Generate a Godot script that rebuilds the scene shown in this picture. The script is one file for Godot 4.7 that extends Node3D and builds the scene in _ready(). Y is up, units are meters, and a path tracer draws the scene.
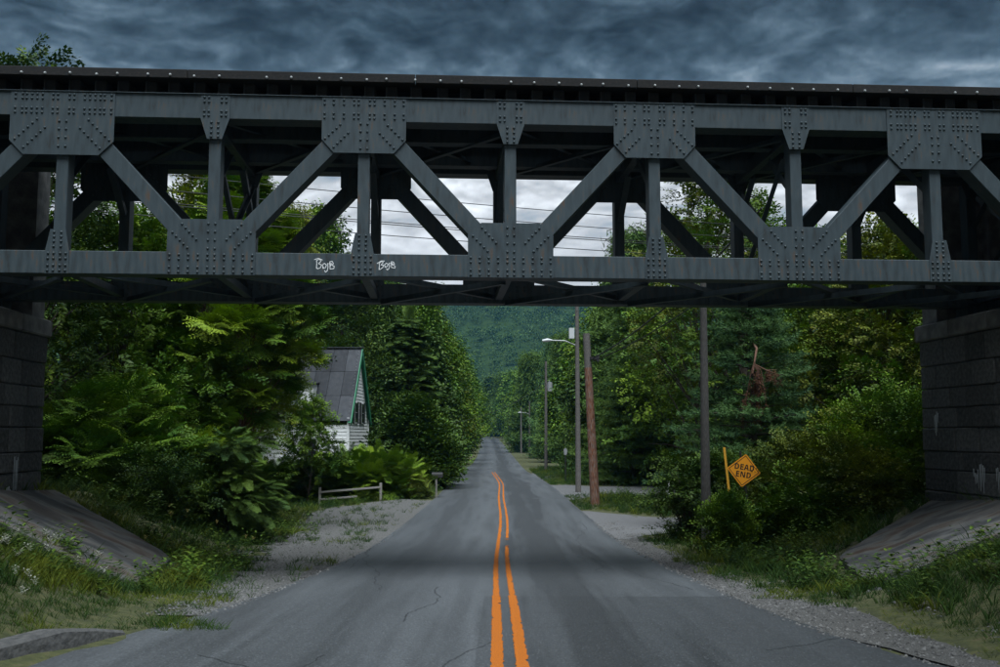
extends Node3D
# A riveted railway truss crosses a country road; woods, a white house and utility poles lie beyond.

const EYE := Vector3(0, 1.75, 0)
const F := 1000.0
const SKEW := 0.0619
const BZ := 17.5
const PANEL := 2.615
const U0 := 0.19
var PITCH := atan(101.5 / 1000.0)
var rng := RandomNumberGenerator.new()
var mats := {}
var names := {}
var sprigs := {}
var PK_D := PackedFloat32Array([-300, -60, 0, 9, 15, 28, 45, 66, 105, 150, 220, 290, 347, 400, 460, 700, 3000])
var PK_Y := PackedFloat32Array([2.5, 1.6, 0, -0.38, -0.62, -1.2, -1.42, -1.52, -1.95, -2.3, -1.9, -1.05, -0.25, 0.75, 1.2, 1.4, 1.6])
var CK_D := PackedFloat32Array([-300, 0, 66, 105, 150, 220, 347, 390, 450, 520, 3000])
var CK_X := PackedFloat32Array([0, 0, 0, -0.6, -0.6, -1.3, -3.2, -4.8, -14, -38, -600])
var LK_D := PackedFloat32Array([-60, 6, 8, 9.6, 11.3, 14.5, 24, 500])
var LK_X := PackedFloat32Array([5.2, 5.2, 5.0, 4.7, 4.25, 3.65, 3.4, 3.3])
var RK_D := PackedFloat32Array([-60, 6, 7.5, 9, 11.7, 15, 25, 500])
var RK_X := PackedFloat32Array([5.2, 5.2, 4.9, 4.4, 3.75, 3.45, 3.35, 3.3])
var n_edge := FastNoiseLite.new()
var n_big := FastNoiseLite.new()


func _ready() -> void:
	rng.seed = 7
	n_edge.seed = 3; n_edge.frequency = 0.6; n_edge.fractal_octaves = 3
	n_big.seed = 11; n_big.frequency = 0.08; n_big.fractal_octaves = 4
	var cam := Camera3D.new()
	cam.name = "camera"
	cam.fov = rad_to_deg(2.0 * atan(333.5 / F))
	cam.position = EYE
	cam.rotation.x = PITCH
	cam.far = 6000.0
	cam.near = 0.1
	add_child(cam)
	var env := Environment.new()
	env.background_mode = Environment.BG_SKY
	env.tonemap_mode = Environment.TONE_MAPPER_LINEAR
	env.tonemap_exposure = 3.9
	env.sdfgi_enabled = true; env.ssao_enabled = true; env.ssil_enabled = true
	env.sky = Sky.new()
	env.sky.sky_material = storm_sky(3.9)
	env.fog_enabled = true
	env.fog_density = 0.00009
	env.fog_light_color = Color(0.35, 0.7, 1.0)
	var we := WorldEnvironment.new()
	we.name = "world"
	we.environment = env
	add_child(we)
	var sun := DirectionalLight3D.new()
	sun.name = "sun"
	sun.light_energy = 0.5
	sun.light_angular_distance = 50.0
	sun.light_color = Color(0.95, 0.98, 1.0)
	sun.shadow_enabled = true
	sun.rotation_degrees = Vector3(-68, 10, 0)
	add_child(sun)
	materials()
	terrain()
	road()
	bridge()
	abutment(-1.0)
	abutment(1.0)
	slope_slab(-1.0)
	slope_slab(1.0)
	kerb()
	house()
	make_sprigs()
	woods()
	poles_and_wires()
	small_things()
	ground_cover()


# ------------------------------------------------------------------ helpers
func curve(ks: PackedFloat32Array, vs: PackedFloat32Array, d: float) -> float:
	var n := ks.size()
	if d <= ks[0]: return vs[0]
	if d >= ks[n - 1]: return vs[n - 1]
	var i := 0
	while ks[i + 1] < d: i += 1
	var a := maxi(i - 1, 0)
	var b := mini(i + 2, n - 1)
	var m0: float = (vs[i + 1] - vs[a]) / (ks[i + 1] - ks[a])
	var m1: float = (vs[b] - vs[i]) / (ks[b] - ks[i])
	var w := ks[i + 1] - ks[i]
	var t := (d - ks[i]) / w
	var t2 := t * t
	var t3 := t2 * t
	return (2 * t3 - 3 * t2 + 1) * vs[i] + (t3 - 2 * t2 + t) * w * m0 + (3 * t2 - 2 * t3) * vs[i + 1] + (t3 - t2) * w * m1


func pr(d: float) -> float: return curve(PK_D, PK_Y, d)
func rx(d: float) -> float: return curve(CK_D, CK_X, d)
func edge_l(d: float) -> float: return rx(d) - curve(LK_D, LK_X, d) + 0.06 * n_edge.get_noise_2d(d * 2.5, 1.0)
func edge_r(d: float) -> float: return rx(d) + curve(RK_D, RK_X, d) + 0.06 * n_edge.get_noise_2d(d * 2.5, 9.0)


func gh(x: float, d: float) -> float:
	# height of the bare ground
	var base := pr(d)
	var s := x - rx(d)
	var a := absf(s)
	var rise := 0.0
	var near := smoothstep(17.0, 12.5, d) * smoothstep(-8.0, 2.0, d)
	var under := smoothstep(12.5, 17.0, d) * smoothstep(27.5, 24.4, d)
	if s < 0:
		rise += near * clampf((a - 4.75) * 0.5, 0.0, 1.3)
		rise += under * (clampf((a - 6.4) * 0.43, -0.1, 1.5) + 0.0)
	else:
		rise += near * clampf((a - 4.9) * 0.48, 0.0, 1.35)
		rise += under * clampf((a - 6.5) * 0.36, -0.1, 1.5)
	var off := smoothstep(3.0, 4.6, a)
	base -= 0.035 * (1.0 - off)
	base += off * 0.05 * n_big.get_noise_2d(x * 6.0, d * 6.0)
	base -= 0.25 * smoothstep(5.0, 9.0, a) * smoothstep(27.0, 33.0, d) * smoothstep(70.0, 55.0, d) * (1.0 if s < 0 else 0.3)
	base += 1.5 * smoothstep(8.0, 40.0, a) * smoothstep(60.0, 140.0, d)
	# railway embankment behind the abutments
	var c := cos(SKEW)
	var sn := sin(SKEW)
	var u := x * c + (d - BZ) * sn
	var v := -x * sn + (d - BZ) * c
	var au := absf(u - U0)
	var emb := 8.3 - maxf(0.0, absf(v - 1.9) - 2.9) / 1.35
	emb = minf(emb, 7.45)
	var e := smoothstep(10.7, 12.6, au) if absf(v - 1.9) < 3.0 else smoothstep(11.2, 16.0, au)
	if emb > base + rise:
		rise = lerpf(rise, emb - base, e)
	return base + rise


func mat(called: String, lin: Color, rough := 0.9) -> StandardMaterial3D:
	var m := StandardMaterial3D.new()
	m.resource_name = called
	m.albedo_color = lin.linear_to_srgb()
	m.roughness = rough
	mats[called] = m
	return m


func noise_tex(sd: int, freq: float, stops: Array, size := 512, oct := 5, kind := FastNoiseLite.TYPE_SIMPLEX_SMOOTH) -> NoiseTexture2D:
	var t := NoiseTexture2D.new()
	t.width = size; t.height = size; t.seamless = true
	t.generate_mipmaps = false
	var n := FastNoiseLite.new()
	n.seed = sd; n.frequency = freq; n.fractal_octaves = oct; n.noise_type = kind
	t.noise = n
	if stops:
		var g := Gradient.new()
		var offs := PackedFloat32Array()
		var cols := PackedColorArray()
		for s in stops:
			offs.append(s[0])
			var c: Color = s[1]
			cols.append(c.linear_to_srgb())
		g.offsets = offs; g.colors = cols
		t.color_ramp = g
	return t


func tri_mat(called: String, sd: int, freq: float, stops: Array, scale: float, rough := 0.9, relief := 0.0, rfreq := 0.05) -> StandardMaterial3D:
	var m := mat(called, Color.WHITE, rough)
	m.albedo_texture = noise_tex(sd, freq, stops)
	m.uv1_triplanar = true
	m.uv1_world_triplanar = true
	m.uv1_scale = Vector3.ONE * scale
	if relief > 0.0:
		m.heightmap_enabled = true
		m.heightmap_texture = noise_tex(sd + 50, rfreq, [])
		m.heightmap_scale = relief
	return m


func g(v: float, tint := Color(1, 1, 1)) -> Color: return Color(v * tint.r, v * tint.g, v * tint.b)


class MB:
	var v := PackedVector3Array()
	var n := PackedVector3Array()
	var c := PackedColorArray()
	var uv := PackedVector2Array()
	var col := Color.WHITE

	func tri(a: Vector3, b: Vector3, d: Vector3) -> void:  # counter-clockwise seen from outside
		var nn := (b - a).cross(d - a).normalized()
		v.append(a); v.append(d); v.append(b)
		n.append(nn); n.append(nn); n.append(nn)
		c.append(col); c.append(col); c.append(col)
		uv.append(Vector2(a.x, a.y)); uv.append(Vector2(d.x, d.y)); uv.append(Vector2(b.x, b.y))

	func quad(a: Vector3, b: Vector3, d: Vector3, e: Vector3) -> void:
		tri(a, b, d); tri(a, d, e)

	func box(ctr: Vector3, size: Vector3, bs := Basis()) -> void:
		var h := size / 2
		var p := []
		for i in 8:
			p.append(ctr + bs * Vector3(h.x if i & 1 else -h.x, h.y if i & 2 else -h.y, h.z if i & 4 else -h.z))
		quad(p[4], p[5], p[7], p[6]); quad(p[1], p[0], p[2], p[3])
		quad(p[5], p[1], p[3], p[7]); quad(p[0], p[4], p[6], p[2])
		quad(p[6], p[7], p[3], p[2]); quad(p[0], p[1], p[5], p[4])

	func tube(pts: Array, rad: Array, sides: int, cap := true) -> void:
		var prev := []
		var pn := []
		for i in pts.size():
			var dir: Vector3 = (pts[mini(i + 1, pts.size() - 1)] - pts[maxi(i - 1, 0)]).normalized()
			var s := dir.cross(Vector3(0.31, 0.2, 0.93)).normalized()
			var t := dir.cross(s)
			var ring := []
			var rn := []
			for k in sides:
				var a := TAU * k / sides
				var o := s * cos(a) + t * sin(a)
				ring.append(pts[i] + o * rad[i]); rn.append(o)
			if i:
				for k in sides:
					var k2 := (k + 1) % sides
					for q in [[prev[k], pn[k]], [ring[k], rn[k]], [ring[k2], rn[k2]], [prev[k], pn[k]], [ring[k2], rn[k2]], [prev[k2], pn[k2]]]:
						v.append(q[0]); n.append(q[1]); c.append(col); uv.append(Vector2(0, 0))
			if cap and (i == 0 or i == pts.size() - 1):
				for k in sides:
					if i == 0: tri(pts[i], ring[(k + 1) % sides], ring[k])
					else: tri(pts[i], ring[k], ring[(k + 1) % sides])
			prev = ring; pn = rn

	func prism(poly: Array, z0: float, z1: float) -> void:  # poly in x, y, counter-clockwise seen from +z; z1 > z0
		var k := poly.size()
		for i in range(1, k - 1):
			tri(Vector3(poly[0].x, poly[0].y, z1), Vector3(poly[i].x, poly[i].y, z1), Vector3(poly[i + 1].x, poly[i + 1].y, z1))
			tri(Vector3(poly[0].x, poly[0].y, z0), Vector3(poly[i + 1].x, poly[i + 1].y, z0), Vector3(poly[i].x, poly[i].y, z0))
		for i in k:
			var a: Vector2 = poly[i]
			var b: Vector2 = poly[(i + 1) % k]
			quad(Vector3(a.x, a.y, z0), Vector3(b.x, b.y, z0), Vector3(b.x, b.y, z1), Vector3(a.x, a.y, z1))

	func mesh() -> ArrayMesh:
		var arr := []
		arr.resize(Mesh.ARRAY_MAX)
		arr[Mesh.ARRAY_VERTEX] = v; arr[Mesh.ARRAY_NORMAL] = n; arr[Mesh.ARRAY_COLOR] = c; arr[Mesh.ARRAY_TEX_UV] = uv
		var m := ArrayMesh.new()
		m.add_surface_from_arrays(Mesh.PRIMITIVE_TRIANGLES, arr)
		return m


func numbered(called: String) -> String:
	var k: int = names.get(called, 0)
	names[called] = k + 1
	return called if k == 0 else "%s_%03d" % [called, k]


func part(parent: Node3D, called: String, m: Mesh, mt: Material, at := Transform3D()) -> MeshInstance3D:
	var o := MeshInstance3D.new()
	o.name = called
	o.mesh = m
	o.material_override = mt
	o.transform = at
	parent.add_child(o, true)
	return o


func thing(called: String, label: String, category: String, at := Vector3.ZERO, turn := 0.0, group := "") -> Node3D:
	var o := Node3D.new()
	o.name = numbered(called)
	o.position = at
	o.rotation.y = turn
	tag(o, label, category, group)
	add_child(o)
	return o


func tag(o: Node, label: String, category: String, group := "", kind := "") -> void:
	o.set_meta("label", label)
	o.set_meta("category", category)
	if group: o.set_meta("group", group)
	if kind: o.set_meta("kind", kind)


func struct(called: String, m: Mesh, mt: Material, label: String) -> MeshInstance3D:
	var o := part(self, numbered(called), m, mt)
	tag(o, label, called.replace("_", " "), "", "structure")
	return o


func px(x_pix: float, d: float) -> float: return (x_pix - 500.0) / F * d * 1.0


func box_part(parent: Node3D, called: String, ctr: Vector3, size: Vector3, mt: Material, bs := Basis()) -> MeshInstance3D:
	var b := MB.new()
	var ch := minf(0.008, size[size.min_axis_index()] * 0.2)
	chamfer_box(b, size, ch)
	return part(parent, called, b.mesh(), mt, Transform3D(bs, ctr))


func chamfer_box(b: MB, size: Vector3, ch: float) -> void:
	var h := size / 2
	var faces := [[Vector3.RIGHT, Vector3.UP, Vector3.BACK], [Vector3.UP, Vector3.BACK, Vector3.RIGHT], [Vector3.BACK, Vector3.RIGHT, Vector3.UP]]
	for f in faces:
		for sg in [-1.0, 1.0]:
			var nn: Vector3 = f[0] * sg
			var a: Vector3 = f[1]
			var e: Vector3 = f[2] * sg
			var ha: float = absf(a.dot(h)) - ch
			var he: float = absf(e.dot(h)) - ch
			var o: Vector3 = nn * absf(nn.dot(h))
			b.quad(o - a * ha - e * he, o + a * ha - e * he, o + a * ha + e * he, o - a * ha + e * he)
			# the bevel along +a and -a, each shared with one neighbour
			for q in [-1.0, 1.0]:
				var o2: Vector3 = a * q * absf(a.dot(h))
				var p1: Vector3 = o + a * q * ha - e * he
				var p2: Vector3 = o + a * q * ha + e * he
				var p3: Vector3 = o2 + nn * (absf(nn.dot(h)) - ch) + e * he
				var p4: Vector3 = o2 + nn * (absf(nn.dot(h)) - ch) - e * he
				if q > 0: b.quad(p1, p4, p3, p2)
				else: b.quad(p1, p2, p3, p4)


# ------------------------------------------------------------------ sky and materials
func storm_sky(expo: float) -> PanoramaSkyMaterial:
	var W := 4096
	var H := 2048
	var n1 := FastNoiseLite.new(); n1.seed = 21; n1.frequency = 0.5; n1.fractal_octaves = 5; n1.fractal_gain = 0.55
	var n2 := FastNoiseLite.new(); n2.seed = 5; n2.frequency = 1.9; n2.fractal_octaves = 6; n2.fractal_gain = 0.62
	var data := PackedByteArray()
	data.resize(W * H * 3)
	var es := PackedFloat32Array([-90, 0, 9, 14, 16.5, 18.5, 20, 22, 25, 32, 90])
	var lv := PackedFloat32Array([0.2, 0.72, 0.72, 0.62, 0.42, 0.22, 0.145, 0.1, 0.072, 0.062, 0.062])
	for y in H:
		var el := 90.0 - 180.0 * (y + 0.5) / H
		var se := sin(deg_to_rad(el))
		var ce := cos(deg_to_rad(el))
		var L := 0.0
		for i in es.size() - 1:
			if el >= es[i] and el <= es[i + 1]:
				L = lerpf(lv[i], lv[i + 1], (el - es[i]) / (es[i + 1] - es[i]))
		var step := 2 if el > -0.5 and el < 27.0 else (16 if el > 0 else W)
		var amp := smoothstep(4.0, 20.0, el)
		var x := 0
		while x < W:
			var k := 1.0
			if el > 0.0:
				var a := TAU * x / W
				var cx := cos(a) * 3.0
				var cz := sin(a) * 3.0
				var ly := 11.0 * sqrt(maxf(se, 0.0))
				var wv := n1.get_noise_3d(cx * 1.6, ly * 1.1, cz * 1.6)
				var dt := n2.get_noise_3d(cx * 1.9 + wv * 0.7, ly * 1.9 + wv * 0.9, cz * 1.9)
				k = exp((wv * 0.7 + dt * 1.3) * (0.1 + amp))
			var l := L * k / expo
			var bl := clampf((L * k - 0.1) / 0.5, 0.0, 1.0)
			var col := Color(l * lerpf(0.62, 0.93, bl), l * lerpf(1.02, 1.0, bl), l * lerpf(1.38, 1.07, bl)).linear_to_srgb()
			var r := clampi(int(col.r * 255.0 + 0.5), 0, 255)
			var gr := clampi(int(col.g * 255.0 + 0.5), 0, 255)
			var b := clampi(int(col.b * 255.0 + 0.5), 0, 255)
			for i in step:
				var o := (y * W + x + i) * 3
				data[o] = r; data[o + 1] = gr; data[o + 2] = b
			x += step
	var m := PanoramaSkyMaterial.new()
	m.panorama = ImageTexture.create_from_image(Image.create_from_data(W, H, false, Image.FORMAT_RGB8, data))
	return m


func materials() -> void:
	var steel := tri_mat("steel_paint", 31, 0.012, [[0.0, Color(0.026, 0.028, 0.028)], [0.25, Color(0.035, 0.049, 0.057)], [0.55, Color(0.042, 0.06, 0.07)], [0.74, Color(0.05, 0.067, 0.076)], [0.84, Color(0.068, 0.066, 0.062)], [1.0, Color(0.095, 0.055, 0.036)]], 0.5, 0.55, 0.03, 0.03)
	steel.uv1_scale = Vector3(1.1, 0.22, 1.1)
	steel.metallic_specular = 0.4
	var inner := tri_mat("dusty_steel", 36, 0.014, [[0.0, Color(0.012, 0.014, 0.016)], [0.5, Color(0.026, 0.03, 0.033)], [0.75, Color(0.034, 0.034, 0.034)], [1.0, Color(0.055, 0.042, 0.033)]], 0.7, 0.8, 0.08)
	inner.metallic_specular = 0.3
	tri_mat("timber", 41, 0.02, [[0.0, Color(0.004, 0.004, 0.004)], [0.5, Color(0.007, 0.0075, 0.008)], [0.8, Color(0.013, 0.011, 0.01)], [1.0, Color(0.026, 0.019, 0.015)]], 1.2, 0.9, 0.3)
	for k in 3:
		var s := tri_mat("granite_%d" % k, 51 + k, 0.03, [[0.0, g(0.035 + 0.012 * k, Color(0.95, 1, 1.03))], [0.4, g(0.06 + 0.016 * k)], [0.75, g(0.085 + 0.018 * k, Color(1, 1, 0.98))], [1.0, g(0.15)]], 0.55, 0.92, 1.6, 0.025)
		s.metallic_specular = 0.3
	tri_mat("mortar", 56, 0.05, [[0.0, g(0.03)], [1.0, g(0.06)]], 1.0, 0.95)
	tri_mat("old_concrete", 57, 0.012, [[0.0, g(0.06, Color(1, 1, 0.96))], [0.35, g(0.1)], [0.6, g(0.14, Color(1.02, 1, 0.96))], [0.8, g(0.18)], [1.0, g(0.24)]], 0.35, 0.9, 0.5, 0.06)
	var slab := tri_mat("slab_concrete", 58, 0.009, [[0.0, Color(0.02, 0.022, 0.024)], [0.36, Color(0.032, 0.033, 0.034)], [0.46, Color(0.075, 0.076, 0.075)], [0.58, Color(0.095, 0.095, 0.09)], [0.68, Color(0.08, 0.065, 0.052)], [0.78, Color(0.05, 0.03, 0.02)], [1.0, Color(0.045, 0.028, 0.018)]], 0.3, 0.9, 0.5, 0.06)
	slab.uv1_scale = Vector3(0.13, 0.2, 0.26)
	tri_mat("soil", 61, 0.02, [[0.0, Color(0.03, 0.035, 0.014)], [0.4, Color(0.05, 0.058, 0.02)], [0.65, Color(0.07, 0.075, 0.026)], [1.0, Color(0.11, 0.09, 0.05)]], 0.4, 1.0, 2.0)
	tri_mat("gravel", 66, 0.12, [[0.0, Color(0.03, 0.029, 0.027)], [0.4, Color(0.085, 0.084, 0.08)], [0.65, Color(0.14, 0.138, 0.133)], [1.0, Color(0.26, 0.255, 0.245)]], 0.9, 0.95, 2.5, 0.12)
	tri_mat("pale_gravel", 67, 0.1, [[0.0, Color(0.035, 0.035, 0.033)], [0.38, Color(0.075, 0.075, 0.072)], [0.65, Color(0.125, 0.124, 0.12)], [1.0, Color(0.24, 0.235, 0.225)]], 0.35, 0.95, 2.5, 0.12)
	tri_mat("drive_asphalt", 71, 0.1, [[0.0, Color(0.06, 0.06, 0.062)], [0.5, Color(0.12, 0.12, 0.123)], [1.0, Color(0.19, 0.19, 0.19)]], 0.8, 0.7, 0.6, 0.15)
	tri_mat("bark", 76, 0.03, [[0.0, Color(0.02, 0.016, 0.012)], [0.5, Color(0.055, 0.043, 0.032)], [1.0, Color(0.12, 0.1, 0.08)]], 1.5, 0.95, 2.0)
	tri_mat("pine_bark", 77, 0.03, [[0.0, Color(0.05, 0.025, 0.016)], [0.5, Color(0.14, 0.07, 0.045)], [1.0, Color(0.22, 0.13, 0.09)]], 1.5, 0.95, 2.0)
	var pole := tri_mat("grey_pole", 81, 0.03, [[0.0, Color(0.05, 0.045, 0.04)], [0.45, Color(0.11, 0.1, 0.092)], [0.7, Color(0.17, 0.16, 0.15)], [1.0, Color(0.26, 0.25, 0.24)]], 1.0, 0.85, 0.4)
	pole.uv1_scale = Vector3(6, 0.35, 6)
	var red := tri_mat("red_pole", 82, 0.03, [[0.0, Color(0.03, 0.016, 0.012)], [0.36, Color(0.07, 0.028, 0.016)], [0.46, Color(0.23, 0.075, 0.03)], [0.58, Color(0.26, 0.11, 0.055)], [0.66, Color(0.2, 0.17, 0.15)], [1.0, Color(0.3, 0.28, 0.26)]], 1.0, 0.85, 0.4)
	red.uv1_scale = Vector3(2.5, 0.16, 2.5)
	var dp := tri_mat("shaded_pole", 83, 0.03, [[0.0, Color(0.025, 0.023, 0.02)], [0.5, Color(0.055, 0.052, 0.048)], [1.0, Color(0.13, 0.125, 0.12)]], 1.0, 0.9, 0.4)  # grey pole wood with the shade it stands in put into its colour
	dp.uv1_scale = Vector3(6, 0.35, 6)
	mat("wire", Color(0.012, 0.012, 0.013), 0.6)
	mat("galvanised", Color(0.55, 0.57, 0.58), 0.4)
	mat("grey_metal", Color(0.3, 0.31, 0.32), 0.5)
	mat("black_iron", Color(0.02, 0.02, 0.02), 0.7)
	tri_mat("white_board", 86, 0.02, [[0.0, Color(0.6, 0.61, 0.62)], [0.5, Color(0.76, 0.77, 0.77)], [1.0, Color(0.84, 0.84, 0.83)]], 0.5, 0.7)
	tri_mat("green_paint", 87, 0.02, [[0.0, Color(0.01, 0.13, 0.06)], [1.0, Color(0.02, 0.24, 0.11)]], 0.5, 0.6)
	for k in 3:
		tri_mat("roof_metal_%d" % k, 88 + k, 0.015, [[0.0, g(0.034 + 0.008 * k, Color(0.93, 1, 1.12))], [1.0, g(0.06 + 0.012 * k, Color(0.95, 1, 1.1))]], 0.4, 0.85).metallic_specular = 0.2
	mat("shutter", Color(0.012, 0.016, 0.014), 0.6)
	var glass := mat("window_glass", Color(0.02, 0.025, 0.03), 0.08)
	glass.metallic_specular = 0.6
	tri_mat("weathered_wood", 92, 0.04, [[0.0, Color(0.14, 0.13, 0.12)], [1.0, Color(0.36, 0.34, 0.31)]], 1.0, 0.9)
	var paint := tri_mat("road_paint", 95, 0.07, [[0.0, Color(0.08, 0.055, 0.04)], [0.32, Color(0.24, 0.08, 0.02)], [0.45, Color(0.46, 0.125, 0.012)], [0.7, Color(0.52, 0.15, 0.014)], [1.0, Color(0.6, 0.21, 0.04)]], 3.2, 0.75, 0.3, 0.2)
	paint.metallic_specular = 0.3
	mat("sign_orange", Color(1.0, 0.38, 0.012), 0.45)
	mat("sign_black", Color(0.01, 0.01, 0.01), 0.6)
	mat("stake_yellow", Color(0.7, 0.36, 0.03), 0.6)
	mat("graffiti_white", Color(0.85, 0.87, 0.88), 0.5)
	mat("lime", Color(0.42, 0.44, 0.45), 0.9)
	for k in ["leaf", "needle", "blade"]:
		var m := mat(k, Color.WHITE, 0.55 if k == "leaf" else 0.7)
		m.vertex_color_use_as_albedo = true
		m.metallic_specular = 0.35
		m.cull_mode = BaseMaterial3D.CULL_DISABLED
		m.backlight_enabled = true
		m.backlight = Color(0.32, 0.4, 0.12) if k != "needle" else Color(0.12, 0.16, 0.06)
	var st := mat("stone_bits", Color.WHITE, 0.9)
	st.vertex_color_use_as_albedo = true
	var hl := tri_mat("hill_forest", 97, 0.02, [[0.0, Color(0.015, 0.03, 0.012)], [1.0, Color(0.04, 0.07, 0.02)]], 0.01, 1.0)
	hl.metallic_specular = 0.1


# ------------------------------------------------------------------ ground
func d_samples() -> PackedFloat32Array:
	var a := PackedFloat32Array()
	var d := -60.0
	while d < 60.0: a.append(d); d += 0.75 if d > -6.0 else 3.0
	while d < 160.0: a.append(d); d += 3.0
	while d < 520.0: a.append(d); d += 8.0
	while d < 1600.0: a.append(d); d += 80.0
	a.append(3200.0)
	return a


func terrain() -> void:
	var xs := PackedFloat32Array([-2500, -1200, -500, -250, -150, -100, -75])
	var x := -60.0
	while x < -22.0: xs.append(x); x += 4.0
	while x < 22.0: xs.append(x); x += 0.6
	while x <= 62.0: xs.append(x); x += 4.0
	xs.append_array([75, 100, 150, 250, 500, 1200, 2500])
	var ds := d_samples()
	var st := SurfaceTool.new()
	st.begin(Mesh.PRIMITIVE_TRIANGLES)
	st.set_smooth_group(0)
	for d in ds:
		for xx in xs:
			st.add_vertex(Vector3(xx, gh(xx, d), -d))
	var w := xs.size()
	for j in ds.size() - 1:
		for i in w - 1:
			var a := j * w + i
			for q in [a, a + w, a + 1, a + 1, a + w, a + w + 1]: st.add_index(q)
	st.generate_normals()
	struct("ground", st.commit(), mats.soil, "grassy earth on both sides of the road and under the trees")
	# wooded hill far up the road
	var hst := SurfaceTool.new()
	hst.begin(Mesh.PRIMITIVE_TRIANGLES)
	hst.set_smooth_group(0)
	for j in 22:
		for i in 60:
			hst.add_vertex(hill_at(i / 59.0, j / 21.0))
	for j in 21:
		for i in 59:
			var a := j * 60 + i
			for q in [a, a + 60, a + 1, a + 1, a + 60, a + 61]: hst.add_index(q)
	hst.generate_normals()
	struct("hills", hst.commit(), mats.hill_forest, "long wooded hill rising behind the end of the road")


func hill_at(s: float, t: float) -> Vector3:
	var x := lerpf(-1300, 1500, s)
	var d := lerpf(640, 1500, t)
	var h := 168.0 * sin(minf(t * 1.35, 1.0) * PI / 2) * (1.0 - 0.25 * smoothstep(0.75, 1.0, t))
	h *= 0.92 + 0.1 * sin(x * 0.004 + 1.0) - 0.08 * smoothstep(200.0, 900.0, absf(x))
	h += 9.0 * n_big.get_noise_2d(x * 0.12, d * 0.12)
	return Vector3(x, h - 1.0, -d)


func sheet(called: String, label: String, d0: float, d1: float, step: float, left: Callable, right: Callable, cols: int, lift: float, mt: Material, along_x := false) -> MeshInstance3D:
	var st := SurfaceTool.new()
	st.begin(Mesh.PRIMITIVE_TRIANGLES)
	st.set_smooth_group(0)
	var rows := 0
	var d := d0
	while d <= d1 + 0.001:
		var a: float = left.call(d)
		var b: float = right.call(d)
		for i in cols + 1:
			var q := lerpf(a, b, float(i) / cols)
			if along_x: st.add_vertex(Vector3(d, gh(d, q) + lift, -q))
			else: st.add_vertex(Vector3(q, gh(q, d) + lift, -d))
		rows += 1
		d += step
	for j in rows - 1:
		for i in cols:
			var a := j * (cols + 1) + i
			var w := cols + 1
			var idx := [a, a + w, a + 1, a + 1, a + w, a + w + 1]
			if along_x: idx = [a, a + 1, a + w, a + 1, a + w + 1, a + w]
			for q in idx: st.add_index(q)
	st.generate_normals()
	return struct(called, st.commit(), mt, label)


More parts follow.
